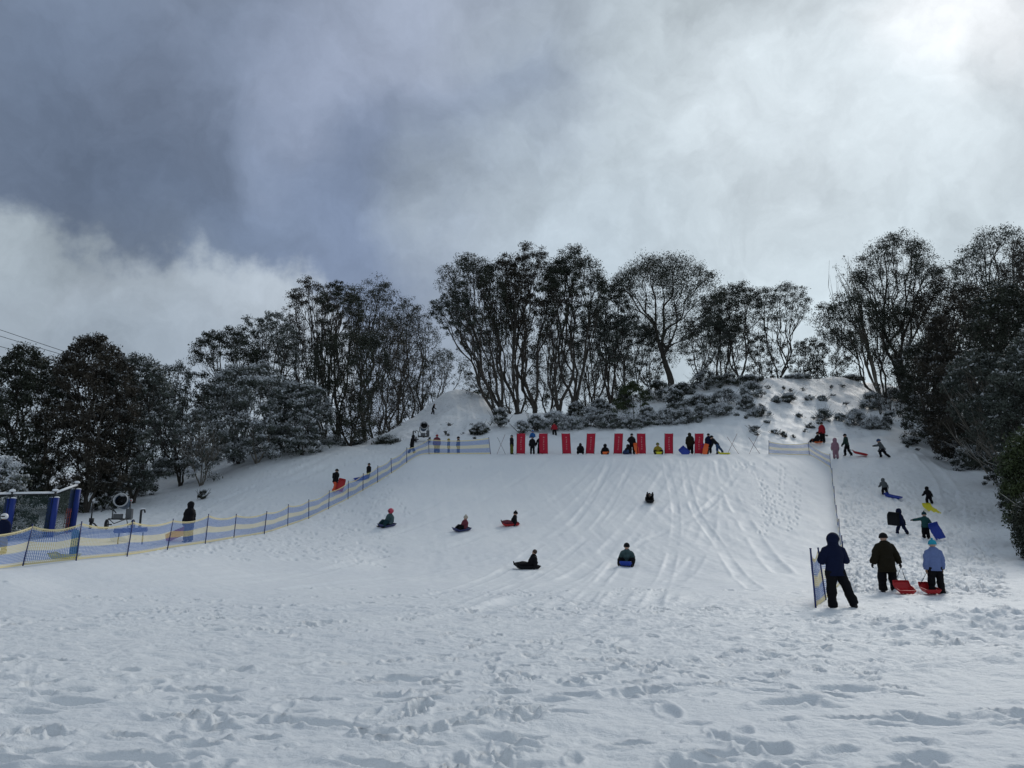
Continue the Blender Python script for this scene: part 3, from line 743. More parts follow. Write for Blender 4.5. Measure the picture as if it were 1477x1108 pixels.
SH = [
 (30,738,44,60,'dark scrub under the far-left trees behind the rail',.35),(92,740,40,56,'dark scrub left of the larger snow gun, at the tree feet',.3),(150,735,36,50,'dark scrub straight above the larger snow gun',.3),
 (196,716,34,48,'dark scrub at the right foot of the rounded left-hand tree',.35),
 (292,720,10,16,'small lone shrub in the left snow bank above the standing watcher',.35),
 (232,690,30,28,'snowy bush at the left foot of the left snow bank',.5),(262,676,26,22,'snowy scrub under the twiggy tree at the left bank',.6),
 (338,668,24,34,'snow-covered bush at the tip of the left tree line, nearest the fence',.75),(372,652,30,44,'snow-covered bush in the middle of the left bank\'s tree edge',.75),
 (412,648,28,40,'snow-covered bush beside the left track, right of the middle one',.7),(448,644,30,36,'snowy bush under the tall left stand',.65),(482,640,26,22,'low snowy bush at the left start of the far track',.5),(300,672,26,24,'low snowy scrub left of the bare tangled tree',.6),
 (692,628,24,26,'snowy bush at the right foot of the snow mound',.45),(722,618,20,30,'bush right of the snow mound, above the crossed poles',.4),
 (752,626,20,22,'snowy bush above the leftmost red banner',.6),(772,620,22,28,'snowy bush above the gap after the leftmost banner',.6),(800,618,24,24,'snowy bush behind the climber in red',.65),
 (826,620,24,28,'snowy bush above the third red banner',.6),(852,618,26,30,'snowy bush above the fourth red banner',.55),(880,620,26,30,'snowy bush left of the fifth red banner',.5),
 (832,600,26,24,'upper snowy bush at the foot of the central stand',.45),(866,602,24,26,'upper snowy bush left of the green one',.4),
 (906,618,26,30,'snowy bush above the black-clad adult with hand on hip',.5),(934,616,26,28,'snowy bush above the seated child in yellow',.6),(962,612,26,30,'snowy bush above the seventh red banner',.6),
 (990,612,24,26,'snowy bush above the adult in the olive coat',.6),(1012,606,24,24,'snowy bush above the last red banner',.65),(1040,600,24,26,'snowy bush above the bending child',.6),
 (976,590,28,26,'upper dark bush under the thick single trunk',.35),(1010,586,26,24,'upper dark bush right of the thick trunk',.4),(1046,584,26,24,'upper snowy bush high above the crossed poles',.6),
 (1078,592,26,26,'broad snowy bush on the open bank, left side',.7),(1096,600,20,18,'snowy bush low on the open bank above the right crossed poles',.7),(1084,572,22,20,'small bush at the left end of the hilltop',.5),
 (1120,580,14,14,'small round bush, left of three on the upper bank',.6),(1138,580,13,14,'small round bush, middle of three on the upper bank',.6),(1168,578,11,11,'small round bush, right of three on the upper bank',.6),
 (1186,580,14,12,'low bush on the upper bank beside the three small ones',.55),
 (1188,608,16,18,'snowy bush left end of the row above the walkers in red and pink',.6),(1212,608,18,18,'snowy bush second in the row above the walkers',.65),
 (1236,616,22,24,'snowy bush in the middle of the row above the walkers',.65),(1262,620,22,26,'snowy bush at the right end of the row above the walkers',.6),(1284,612,18,22,'snowy bush beside thin saplings on the right bank',.6),
 (1258,590,22,26,'bush among saplings high on the right bank',.5),(1290,580,24,28,'bush under the tall dark gum tree',.45),(1320,600,22,28,'bush at the right below the tall dark gum tree',.45),
 (1316,640,14,14,'thin twiggy shrub on the right bank near the running child',.4),(1345,632,22,30,'snowy bush hanging at the right bank edge',.45),(1385,640,30,28,'dark scrub at the foot of the right-hand trees',.35),
 (1408,656,18,14,'small dark bush on the snow below the right-hand trees',.45),(1440,672,26,34,'bush at the lower edge of the right-hand trees',.4),
 (1118,626,9,10,'tiny shrub on the bank behind the right netting, left one',.45),(1088,622,11,8,'tiny shrub on the bank above the right crossed poles',.5),(1131,632,7,12,'tiny twiggy sapling above the right netting',.3),
 (1152,602,6,8,'single tuft poking from the open bank',.4),(1168,618,8,8,'tuft on the bank left of the person in red',.4),(1106,610,8,6,'flat tuft left on the open bank',.5),
 (1228,546,20,8,'low scrub on the hilltop skyline, right part',.4),(1150,546,30,8,'low scrub on the hilltop skyline, middle part',.5),(1080,550,30,10,'low scrub on the hilltop skyline, left part',.4),
 (950,578,30,30,'dark bush right at the foot of the thick single trunk',.25),(985,570,30,26,'dark bush on the ridge line right of the thick trunk',.3),(1018,562,30,26,'dark bush on the ridge under the leaning small gum',.3),(1052,556,28,24,'dark bush at the foot of the rounded ridge tree',.3),(900,590,28,30,'dark bush between the central stand and the thick trunk',.3),
 (1340,612,32,44,'dark scrub below the trees at the head of the walking slope',.4),(1372,628,34,50,'snow-flecked scrub right of the head of the walking slope',.4),(1412,640,36,56,'tall scrub under the pale leaning limbs',.35),(1450,660,36,60,'dark scrub under the right edge trees, above the lowest bush',.35),(1322,578,28,36,'scrub at the foot of the tall dark gum tree, right side',.35),
 (1374,664,28,34,'snow-flecked scrub hanging over the head of the walking slope',.4),(1405,678,32,44,'dark scrub at the snow edge, below the middle of the right-hand trees',.35),(1440,702,34,56,'tall dark scrub at the snow edge under the right-hand trees',.3),(1468,734,26,60,'dark scrub beside the green leafy young tree',.3),
 (560,640,26,10,'low scrub at the left foot of the snow mound',.3),(520,642,24,10,'low dark scrub beside the far track',.3),
]
for i, (px, py, hw, hp, lb, sn) in enumerate(SH):
    shrub(px, py, hw*(.9+.25*math.sin(i*2.3)), hp*(.9+.22*math.sin(i*3.7+1)), lb, snow=min(.9, sn+.16), N=(64 if hw > 20 else 30 if hw > 12 else 12), M=(70 if hw > 12 else 34), extra=(14 if hw < 17 else 6), lm=(LEAF_GREY if sn > .45 else LEAF_DARK))
shrub(4, 724, 54, 112, 'snow-topped bush at the left edge rising above the snow-covered rail', Y=38.5, snow=.8, N=80, M=90)
shrub(915, 604, 36, 56, 'dark green dense bush standing in front of the ridge trees', snow=.12, lm=LEAF_GREEN, N=90, M=80)
shrub(690, 582, 30, 16, 'green bush peeping over the top of the snow mound', Y=90, snow=.2, lm=LEAF_GREEN)
tr = random.Random(4)
for k in range(34):
    px, py = tr.uniform(1060, 1400), tr.uniform(556, 632)
    if px > 1300: py = tr.uniform(615, 650)
    shrub(px, py, tr.uniform(3, 7), tr.uniform(3, 7), 'small dark tuft poking through the snow of the right-hand bank', snow=.5, N=5, M=13, name='tuft', group='tufts on the right-hand bank', extra=7)
for k in range(9):
    shrub(tr.uniform(545, 700), tr.uniform(612, 636), tr.uniform(2.5, 5), tr.uniform(3, 5), 'small dark tuft at the foot of the snow mound', snow=.4, N=4, M=12, name='tuft', group='tufts below the snow mound', extra=6)
for i, (px, py, h, lb) in enumerate([(1270,600,50,'leftmost thin sapling in the bushes on the right bank'),(1284,598,56,'middle thin sapling in the bushes on the right bank'),(1298,604,48,'right thin sapling in the bushes on the right bank'),(1098,600,22,'thin forked sapling on the open bank')]):
    shrub(px, py, 8, h, lb, snow=.4, N=8, M=24, name='sapling', group='thin saplings on the bank', extra=5)

exec_people = True
# ------------------------------------------------------------------ people
SKIN = mat('skin', (.48, .30, .22), .55, var=.08)
SKIN_TAN = mat('tan_skin', (.30, .18, .12), .55, var=.08)
HAIR = mat('brown_hair', (.05, .03, .02), .6, .5, 60, .3)
BOOT = mat('black_boots', (.01, .01, .011), .5)
GLOVE = mat('black_gloves', (.012, .012, .014), .7)
EYE = mat('dark_eyes', (.015, .012, .01), .2)
def cloth(name, col, var=.18): return mat(name, col, .8, .9, 7, var, 6, spec=.12)
BLK = cloth('black_fabric', (.009, .009, .011)); NAVY = cloth('navy_fabric', (.006, .010, .034)); TROU = cloth('black_trousers', (.006, .006, .008))

def V3(a): return Vector(a)
def unit(a): return Vector(a).normalized()

POSES = {
 # torso, head, (upper arm, fore arm) L/R, (thigh, shin) L/R, foot dir
 'stand': dict(t=(0,.02,1), al=((-.28,0,-1),(-.08,.12,-1)), ar=((.28,0,-1),(.08,.12,-1)), ll=((-.10,.02,-1),(-.03,0,-1)), lr=((.10,.02,-1),(.03,-.02,-1))),
 'phone': dict(t=(0,.03,1), al=((-.42,.10,-1),(.35,.9,.15)), ar=((.42,.10,-1),(-.30,.9,.35)), ll=((-.06,.02,-1),(.00,0,-1)), lr=((.42,.05,-1),(.34,-.05,-1))),
 'haulR': dict(t=(0,.05,1), al=((-.55,-.05,-1),(-.30,.10,-1)), ar=((.55,-.15,-1),(.30,-.12,-1)), ll=((-.16,.05,-1),(-.06,-.1,-1)), lr=((.16,-.02,-1),(.10,-.05,-1))),
 'haulL': dict(t=(.02,.02,1), al=((-.26,-.04,-1),(-.06,.02,-1)), ar=((.30,.02,-1),(-.02,.15,-1)), ll=((-.10,.02,-1),(-.02,0,-1)), lr=((.12,.02,-1),(.02,-.04,-1))),
 'walk': dict(t=(0,.16,1), al=((-.2,.35,-1),(-.1,.6,-1)), ar=((.25,-.3,-1),(.1,-.1,-1)), ll=((-.08,.42,-1),(-.02,.0,-1)), lr=((.08,-.18,-1),(.03,-.55,-1))),
 'climb': dict(t=(0,.42,1), al=((-.25,.5,-.9),(-.1,.9,-.5)), ar=((.3,-.5,-.9),(.15,-.5,-.9)), ll=((-.08,.62,-1),(-.02,-.1,-1)), lr=((.08,-.10,-1),(.03,-.45,-1))),
 'stride': dict(t=(0,.18,1), al=((-.3,.1,-1),(-.2,.4,-1)), ar=((.3,-.3,-1),(.2,-.3,-1)), ll=((-.05,.5,-1),(-.02,.25,-1)), lr=((.05,-.4,-1),(.02,-.6,-1))),
 'armout': dict(t=(.04,.06,1), al=((-1,.1,-.22),(-1,.15,-.12)), ar=((.5,-.1,-.9),(.4,-.25,-.9)), ll=((-.06,.08,-1),(-.02,-.05,-1)), lr=((.10,-.02,-1),(.03,-.1,-1))),
 'run': dict(t=(0,.55,1), al=((-.2,1,-.5),(-.1,1,-.15)), ar=((.35,-.3,-.9),(.2,.5,-.9)), ll=((-.06,.95,-.7),(-.02,-.25,-1)), lr=((.06,-.5,-1),(.03,-.9,-.75))),
 'hips': dict(t=(0,.0,1), al=((-.85,-.1,-1),(.75,.35,-.75)), ar=((.35,.05,-1),(.1,.2,-1)), ll=((-.14,.02,-1),(-.04,0,-1)), lr=((.14,.02,-1),(.03,-.02,-1))),
 'bend': dict(t=(0,.95,1), al=((-.2,.2,-1),(-.1,.35,-1)), ar=((.2,-.45,-.4),(.15,-.5,-.6)), ll=((-.05,.05,-1),(-.02,-.05,-1)), lr=((.08,-.75,-1),(.05,-.7,-.95))),
 'sit': dict(t=(0,-.34,1), al=((-.4,.25,-1),(.1,.8,-.5)), ar=((.4,.25,-1),(-.1,.8,-.5)), ll=((-.22,.85,.52),(-.08,.75,-.85)), lr=((.22,.85,.52),(.08,.75,-.85)), seat=.085),
 'sitout': dict(t=(0,-.42,1), al=((-.45,-.1,-1),(-.15,.3,-.8)), ar=((.45,-.1,-1),(.15,.3,-.8)), ll=((-.18,1,.20),(-.12,1,-.02)), lr=((.16,1,.26),(.10,1,-.06)), seat=.085),
 'sitwide': dict(t=(0,.05,1), al=((-.6,.25,-1),(.1,.7,-.5)), ar=((.6,.25,-1),(-.1,.7,-.5)), ll=((-.75,.75,.45),(.15,.65,-.8)), lr=((.75,.75,.45),(-.15,.65,-.8)), seat=.085),
 'kneel': dict(t=(0,.45,1), al=((-.35,.5,-1),(.05,.8,-.7)), ar=((.35,.5,-1),(-.05,.8,-.7)), ll=((-.3,.95,.25),(-.1,-.6,-.7)), lr=((.3,.95,.25),(.1,-.6,-.7)), seat=.17),
 'lie': dict(t=(0,-1,.12), al=((-.25,.9,-.1),(.15,1,.1)), ar=((.25,.9,-.1),(-.15,1,.1)), ll=((-.22,.75,.75),(-.06,.75,.65)), lr=((.22,.75,.70),(.06,.75,.70)), seat=.08),
}
def person(loc, H, rz, pose, label, jacket=BLK, trousers=TROU, hat=('beanie', None), skin=SKIN, kid=False, bulk=1.0, gloves=GLOVE, boots=BOOT, tilt=(0, 0), mirror=False, face=False, hood=False, long=False, group=None, hair=None, fine=False, backpack=None):
    p = POSES[pose]
    mx = -1 if mirror else 1
    def mv(a): v = Vector((a[0]*mx, a[1], a[2])); return v.normalized()
    AL, AR, LL, LR = p['al'], p['ar'], p['ll'], p['lr']
    if mirror: AL, AR, LL, LR = AR, AL, LR, LL
    hs = 1.22 if kid else 1.0; lg = .93 if kid else 1.0
    t = mv(p['t']); r = Vector((1, 0, 0)); f = t.cross(r) * -1
    f = (r.cross(t)) * -1 if (r.cross(t)).y < 0 else r.cross(t)
    th, sh = .235*H*lg, .225*H*lg
    P0 = Vector((0, 0, 0))
    def leg(side, d):
        hip = P0 + r*side*.05*H - Vector((0, 0, .015*H))
        kn = hip + mv(d[0])*th; an = kn + mv(d[1])*sh
        return hip, kn, an
    legs = [leg(-1, LL), leg(1, LR)]
    if 'seat' in p: pz = p['seat']*H
    else: pz = -min(l[2].z for l in legs) + .035*H
    root = empty('person', loc, rz, label, 'person', group)
    root.rotation_euler = (tilt[0], tilt[1], rz)
    up = Vector((0, 0, pz))
    sup = P0 + up
    neck = sup + t*.295*H; hd = (t*.35 + Vector((0, .02, 1))*.65).normalized() if pose not in ('lie',) else (t*.8+Vector((0,.2,.5))).normalized()
    head = neck + hd*(.022*H + .064*H*hs)
    armp = []
    for side, d in ((-1, AL), (1, AR)):
        s = sup + t*.252*H + r*side*.096*H
        e = s + mv(d[0])*.165*H; w = e + mv(d[1])*.145*H
        armp.append((s, e, w, mv(d[1])))
    vx = H*.016
    # body: one continuous surface
    b = MB(); q = H
    b.tube([sup - t*.05*q, sup, sup+t*.1*q, sup+t*.2*q, sup+t*.27*q, sup+t*.30*q], [.07*q, .082*q, .072*q, .088*q, .07*q, .035*q], 14, xaxis=r, ry=[.05*q, .062*q, .058*q, .066*q, .05*q, .035*q])
    b.tube([neck - t*.03*q, neck, head], [.036*q, .032*q, .032*q], 10)
    hr = .066*q*hs
    hf = (f*.3+Vector((0, 1, 0))).normalized()
    b.ball(head + hd*.008*q, (hr*.82, hr*.98, hr*1.1), n=16, m=12)
    b.ball(head + hf*hr*.25 - hd*hr*.55, (hr*.55, hr*.62, hr*.55))             # jaw
    b.tube([head+hf*hr*.8+hd*hr*.15, head+hf*hr*1.14-hd*hr*.18], [hr*.1, hr*.18], 6)  # nose
    for s in (-1, 1): b.ball(head + r*s*hr*.82 - hd*hr*.05, (hr*.12, hr*.2, hr*.28), n=8, m=6)
    for (s, e, w, d) in armp: b.tube([s, s.lerp(e, .5), e, w], [.040*q, .034*q, .029*q, .021*q], 8)
    for (hip, kn, an) in legs: b.tube([hip+up, hip.lerp(kn, .4)+up, kn+up, kn.lerp(an, .35)+up, an+up], [.06*q, .056*q, .042*q, .040*q, .026*q], 10)
    b.build('body', skin, root, remesh=vx)
    # trousers
    k = bulk
    b = MB()
    b.tube([sup - t*.055*q, sup, sup+t*.07*q], [.088*q*k, .098*q*k, .09*q*k], 14, xaxis=r, ry=[.072*q*k, .08*q*k, .07*q*k])
    fl = 1.15
    for (hip, kn, an) in legs:
        b.tube([hip+up, hip.lerp(kn, .4)+up, kn+up, kn.lerp(an, .4)+up, an.lerp(kn, .06)+up], [.070*q*k, .068*q*k, .055*q*k, .053*q*k, .046*q*k*fl], 10)
    b.build('trousers', trousers, root, remesh=vx*(.6 if H*F/max(1, loc[1]) > 60 else 1), smth=3, fold=H)
    # jacket
    b = MB()
    lo = -.17 if long else -.075
    kk = k*(1.1 if long else 1.0)
    b.tube([sup+t*lo*q, sup - t*.02*q, sup+t*.10*q, sup+t*.20*q, sup+t*.262*q, sup+t*.298*q, sup+t*.335*q],
           [.112*q*kk, .106*q*kk, .103*q*k, .114*q*k, .104*q*k, .072*q*k, .058*q], 18, xaxis=r, ry=[.088*q*kk, .086*q*kk, .083*q*k, .086*q*k, .072*q*k, .060*q*k, .060*q])
    for (s, e, w, d) in armp:
        b.tube([s + t*.012*q - r*(1 if s.x > 0 else -1)*.03*q, s.lerp(e, .06), s.lerp(e, .4), e, e.lerp(w, .5), w], [.036*q*k, .050*q*k, .055*q*k, .048*q*k, .046*q*k, .038*q*k], 10)
    if hood:
        b.ball(head - hf*hr*.12 + hd*hr*.05, (hr*1.24, hr*1.25, hr*1.38), n=14, m=10)
        b.tube([neck, head], [hr*1.05, hr*1.0], 12)
    else:
        hc = neck - f*.052*q - t*.012*q                    # hood folded down behind the collar
        b.tube([hc - r*.062*q + f*.045*q + t*.01*q, hc - r*.05*q, hc - t*.02*q, hc + r*.05*q, hc + r*.062*q + f*.045*q + t*.01*q], [.016*q, .030*q, .038*q, .030*q, .016*q], 10)
    jk = b.build('jacket', jacket, root, remesh=vx*(.6 if H*F/max(1, loc[1]) > 60 else 1), smth=3, fold=H)
    if H*F/max(1, loc[1]) > 30 and 'seat' not in p:
        b = MB(); lo2 = lo + .004
        b.tube([sup+t*(lo2-.006)*q, sup+t*(lo2+.012)*q], [.113*q*kk]*2, 24, xaxis=r, ry=[.089*q*kk]*2, cap=False); b.build('hem', jacket, jk)
        for (s_, e_, w_, d_) in armp:
            b = MB(); b.tube([w_ - d_*.022*q, w_ + d_*.002*q], [.037*q*k, .034*q*k], 12); b.build('cuff', TROU if jacket is not TROU else BLK, jk)
    # boots
    for (hip, kn, an) in legs:
        sd = (an-kn).normalized(); fd = (Vector((0, 1, 0)) - sd*sd.y)
        fd = fd.normalized() if fd.length > .2 else Vector((0, 0, 1))
        if 'seat' not in p: fd = Vector((0, 1, .0))
        if pose in ('sitout', 'lie', 'sit', 'sitwide'): fd = (Vector((0, .25, 1))).normalized() if pose != 'sit' else Vector((0, .9, .4)).normalized()
        c = an+up
        b = MB()
        b.tube([c - sd*.05*q, c, c + sd*.012*q], [.036*q, .038*q, .036*q], 10)
        b.tube([c - fd*.028*q + sd*.012*q, c + fd*.02*q + sd*.012*q, c + fd*.07*q+sd*.017*q, c+fd*.095*q+sd*.02*q], [.030*q, .034*q, .034*q, .02*q], 10, ry=[.026*q, .024*q, .02*q, .012*q], xaxis=r)
        b.build('boot', boots, root, remesh=vx*.8)
    # hands
    for i, (s, e, w, d) in enumerate(armp):
        side = -1 if i == 0 else 1
        pn = Vector((-side, 0, 0)); pn = (pn - d*pn.dot(d)); pn = pn.normalized() if pn.length > .1 else Vector((0, 0, 1))   # palm normal
        wx = d.cross(pn).normalized()                                                                                 # across the knuckles
        b = MB(); g = 1.15
        b.tube([w - d*.012*q, w+d*.01*q, w+d*.045*q], [.016*q*g, .022*q*g, .024*q*g], 8, xaxis=wx, ry=[.014*q*g, .012*q*g, .011*q*g])
        for jn, (o, ln) in enumerate(((-.0165, .036), (-.0055, .042), (.0055, .039), (.0165, .031))):
            a0 = w + d*.042*q + wx*o*q*g
            a1 = a0 + (d*.9+pn*.25)*ln*.45*q; a2 = a1 + (d*.55+pn*.75)*ln*.35*q; a3 = a2 + (d*.05+pn*.9)*ln*.25*q
            b.tube([a0, a1, a2, a3], [.0068*q*g, .0064*q*g, .0058*q*g, .0045*q*g], 6)
        ts = wx * (1 if wx.y > 0 else -1)
        a0 = w + d*.015*q + ts*.016*q; a1 = a0 + (d*.5+ts*.75)*.022*q; a2 = a1 + (d*.85+ts*.1+pn*.35)*.022*q
        b.tube([a0, a1, a2], [.009*q*g, .0082*q*g, .006*q*g], 6)
        b.build('glove' if gloves is not skin else 'hand', gloves, root)
    # head wear
    hb = head + hd*.008*q
    hm = hat[1]
    if hat[0] == 'beanie' and not (hood and hm is None):
        b = MB()
        b.tube([hb - hd*hr*.10, hb+hd*hr*.30, hb+hd*hr*.8, hb+hd*hr*1.12, hb+hd*hr*1.26], [hr*1.0, hr*1.02, hr*.86, hr*.5, hr*.12], 14, ry=[hr*1.1, hr*1.12, hr*.92, hr*.52, hr*.12], xaxis=r)
        b.tube([hb - hd*hr*.14, hb+hd*hr*.2], [hr*1.06, hr*1.07], 14, ry=[hr*1.15, hr*1.17], xaxis=r)
        if len(hat) > 2: b.ball(hb+hd*hr*1.42, hr*.28)
        b.build('beanie', hm or BLK, root)
    elif hat[0] == 'helmet':
        b = MB(); b.ball(hb+hd*hr*.22, (hr*1.18, hr*1.3, hr*1.15), n=18, m=12)
        b.build('helmet', hm, root)
        b = MB(); b.tube([hb+hf*hr*.9 - r*hr*.7 + hd*hr*.2, hb+hf*hr*1.25+hd*hr*.2, hb+hf*hr*.9 + r*hr*.7+hd*hr*.2], [hr*.25]*3, 8)
        b.build('goggles', EYE, root)
    elif hat[0] == 'hair':
        b = MB(); b.ball(hb+hd*hr*.2-hf*hr*.14, (hr*1.02, hr*1.08, hr*1.08), n=14, m=10); b.build('hair', hm or HAIR, root)
    if face:
        for s in (-1, 1):
            b = MB(); b.ball(hb + hf*hr*.86 + r*s*hr*.33 - hd*hr*.02, hr*.13, n=8, m=6); b.build('eye', EYE, root)
        b = MB(); b.tube([hb+hf*hr*.86-r*hr*.22-hd*hr*.62, hb+hf*hr*.93-hd*hr*.64, hb+hf*hr*.86+r*hr*.22-hd*hr*.62], [hr*.05]*3, 6); b.build('mouth', mat('lips', (.35, .12, .1), .5), root)
    if backpack:
        b = MB(); b.box(sup+t*.17*q - f*.11*q, (.16*q, .08*q, .22*q), bev=.02*q, taper=.85); b.build('backpack', backpack, root, remesh=vx)
    root['hands'] = 0; del root['hands']
    M = Matrix.Translation(root.location) @ root.rotation_euler.to_matrix().to_4x4()
    return root, [M @ (a[2] + a[3]*.055*H) for a in armp]

# ------------------------------------------------------------------ sleds
PL_RED = mat('red_plastic', (.42, .018, .022), .4, var=.1, spec=.35); PL_ORANGE = mat('orange_plastic', (.85, .16, .03), .4, var=.1, spec=.5)
PL_BLUE = mat('blue_plastic', (.018, .05, .33), .4, var=.12, spec=.35); PL_YEL = mat('yellow_plastic', (.75, .68, .03), .4, var=.1, spec=.5)
PL_BLACK = mat('black_plastic', (.010, .011, .013), .6, spec=.15); PL_NAVY = mat('dark_blue_plastic', (.02, .03, .12), .4, spec=.5)
ROPE = mat('grey_rope', (.06, .06, .06), .9, .4, 60, .3)
def slope_frame(p, yaw):
    e = .4
    n = Vector((hz(p.x-e, p.y)-hz(p.x+e, p.y), hz(p.x, p.y-e)-hz(p.x, p.y+e), 2*e)).normalized()
    fwd = Vector((-math.sin(yaw), math.cos(yaw), 0)); fwd = (fwd - n*fwd.dot(n)).normalized()
    return Matrix((fwd.cross(n), fwd, n)).transposed()

def sled(loc, yaw, label, m, L=.85, W=.45, rim=.09, rotm=None, rope_to=None, kind='tub', group='toboggans', lift=0):
    """tray with raised rim, ribs and curled nose; local +Y is the nose, origin at the middle of the base"""
    root = empty('toboggan', loc, 0, label, 'toboggan', group)
    M = rotm if rotm is not None else slope_frame(Vector(loc), yaw)
    root.rotation_euler = M.to_euler()
    root.location = Vector(loc) + (M @ Vector((0, 0, .02 + lift)))
    nx, ny = 15, 25
    top, bot = [], []
    for j in range(ny):
        v = j/(ny-1)*2-1
        for i in range(nx):
            u = i/(nx-1)*2-1
            wv = W/2*(1 - .10*max(0, v)**3 - .06*max(0, -v)**4)
            eu = max(0, (abs(u)-.78)/.22); ev = max(0, (abs(v)-.86)/.14)
            z = rim*max(eu, ev)**1.2 if kind == 'tub' else rim*.25*max(eu, ev)
            z += max(0, (v-.5)/.5)**2*(.10 if kind == 'tub' else .14)
            z += .008*math.cos(u*math.pi*4)*(1-min(1, eu+ev))
            x = u*wv*(1+.06*eu); y = v*L/2
            top.append((x, y, z+.012)); bot.append((x*1.0, y, z-.004))
    mb = MB(); fs = []
    for j in range(ny-1):
        for i in range(nx-1):
            a = j*nx+i; fs.append((a, a+1, a+nx+1, a+nx))
    o = nx*ny
    fs += [tuple(o+q for q in reversed(f)) for f in fs[:]]
    edge = [i for i in range(nx)] + [j*nx+nx-1 for j in range(1, ny)] + [(ny-1)*nx+i for i in range(nx-2, -1, -1)] + [j*nx for j in range(ny-2, 0, -1)]
    for a, b2 in zip(edge, edge[1:]+edge[:1]): fs.append((b2, a, o+a, o+b2))
    mb.add(top+bot, fs); mb.build('tray', m, root)
    mb = MB(); mb.tube([Vector(top[a]) for a in edge] + [Vector(top[edge[0]])], .012, 6, cap=False); mb.build('rim', m, root)
    for s in (-1, 1):
        mb = MB(); x = s*W*.5*1.02; z = rim*.8 if kind == 'tub' else rim*.3
        mb.tube([(x, -.08, z+.01), (x+s*.025, -.05, z+.03), (x+s*.025, .05, z+.03), (x, .08, z+.01)], .01, 6); mb.build('handle', m, root)
    if rope_to is not None:
        T = Matrix.Translation(root.location) @ root.rotation_euler.to_matrix().to_4x4()
        q = T.inverted() @ Vector(rope_to)
        a = Vector((-W*.36, L*.47, rim+.06)); b = Vector((W*.36, L*.47, rim+.06))
        mb = MB()
        mb.tube([a, a.lerp(q, .5) + Vector((0, 0, -.01)), q, b.lerp(q, .5)+Vector((0, 0, -.01)), b], .009, 6)
        mb.build('rope', ROPE, root)
    return root

def P(px, py, hpx, *a, Y=None, sink=.05, **k):
    g = ground(px, py) if Y is None else on_ground(px, Y, py)
    H = hpx*g.y/F*k.pop('hk', 1.0)
    return person((g.x, g.y, g.z - sink), H, *a, **k) + (g, H)

C_OLIVE = cloth('dark_olive_coat', (.016, .013, .007)); C_LILAC = cloth('lilac_blue_jacket', (.13, .18, .36)); C_TEAL = cloth('teal_jacket', (.018, .065, .065))
C_GREY = cloth('grey_jacket', (.09, .10, .105)); C_PINK = cloth('dusty_pink_suit', (.28, .16, .20)); C_RED = cloth('red_jacket', (.30, .02, .03)); C_DGREEN = cloth('dark_green_jacket', (.02, .04, .035))
C_PURP = cloth('purple_jacket', (.12, .04, .28)); C_YEL = cloth('mustard_jacket', (.28, .22, .03)); C_MAR = cloth('maroon_jacket', (.14, .035, .05)); C_BLUE = cloth('blue_jacket', (.02, .10, .30))
C_ORT = cloth('orange_red_trousers', (.62, .10, .05)); C_TURQ = cloth('turquoise_knit', (.03, .30, .42)); C_DTEAL = cloth('dark_teal_trousers', (.01, .035, .042)); C_OLT = cloth('olive_trousers', (.10, .11, .02)); C_SAGE = cloth('sage_pattern_jacket', (.05, .085, .09), .7)
C_BEIGE = cloth('beige_knit', (.40, .36, .30)); C_WHITE = mat('white_helmet', (.7, .7, .72), .3); C_PH = mat('pink_helmet', (.45, .05, .09), .35); C_DKB = cloth('denim_blue_trousers', (.03, .06, .14))

# right foreground
P(1209, 878, 109, 0, 'phone', 'person in a navy hooded coat, back turned, beside the near end of the netting', NAVY, TROU, hood=True, bulk=1.06, fine=True)
_, hn, g, H = P(1282, 853, 85, R(4), 'haulR', 'broad adult in a dark olive coat towing a red toboggan on the right', C_OLIVE, TROU, hat=('beanie', BLK), bulk=1.2, long=True)
sl = ground(1304, 857)
sled((sl.x, sl.y, sl.z), R(12), 'red toboggan tipped up on its rope beside the adult in olive', PL_RED, L=.50, W=.42, rotm=Matrix.Rotation(R(-6), 3, 'Z') @ Matrix.Rotation(R(17), 3, 'X'), rope_to=hn[1], lift=.06)
_, hn, g, H = P(1352, 857, 79, R(-4), 'haulL', 'person in a lilac jacket and turquoise beanie holding the rope of a red toboggan', C_LILAC, TROU, hat=('beanie', C_TURQ, 1), bulk=1.06, gloves=SKIN_TAN)
sl = ground(1341, 857)
sled((sl.x, sl.y, sl.z), R(10), 'red toboggan lying flat at the feet of the person in lilac', PL_RED, L=.50, W=.38, rotm=slope_frame(sl, R(-4)) @ Matrix.Rotation(R(8), 3, 'X'), rope_to=hn[0], lift=.04)
_, hn, g, H = P(1336, 776, 39, R(-10), 'armout', 'child in a teal jacket with one arm stretched out to the left', C_TEAL, TROU, hat=('beanie', C_DTEAL, 1), kid=True, bulk=1.1)
sl = on_ground(1351, g.y-.35, 782)
sled((sl.x, sl.y, sl.z+.35), 0, 'bright blue toboggan dragged upright behind the child in teal', PL_BLUE, L=.80, W=.46, rotm=Matrix.Rotation(R(-14), 3, 'Y') @ Matrix.Rotation(R(66), 3, 'X'))
_, hn, g, H = P(1301, 770, 39, R(30), 'stride', 'child in navy striding uphill with a black board under the arm', NAVY, NAVY, hood=True, kid=True, bulk=1.05)
sled((g.x-.48, g.y-.18, g.z+.70), 0, 'black toboggan carried at the side of the striding child in navy', PL_BLACK, L=.62, W=.55, rotm=Matrix.Rotation(R(6), 3, 'Y') @ Matrix.Rotation(R(80), 3, 'X'), kind='sheet')
_, hn, g, H = P(1341, 726, 27, R(8), 'climb', 'child all in black climbing above a yellow toboggan', BLK, TROU, hood=True, kid=True, bulk=1.25)
sl = ground(1343, 737)
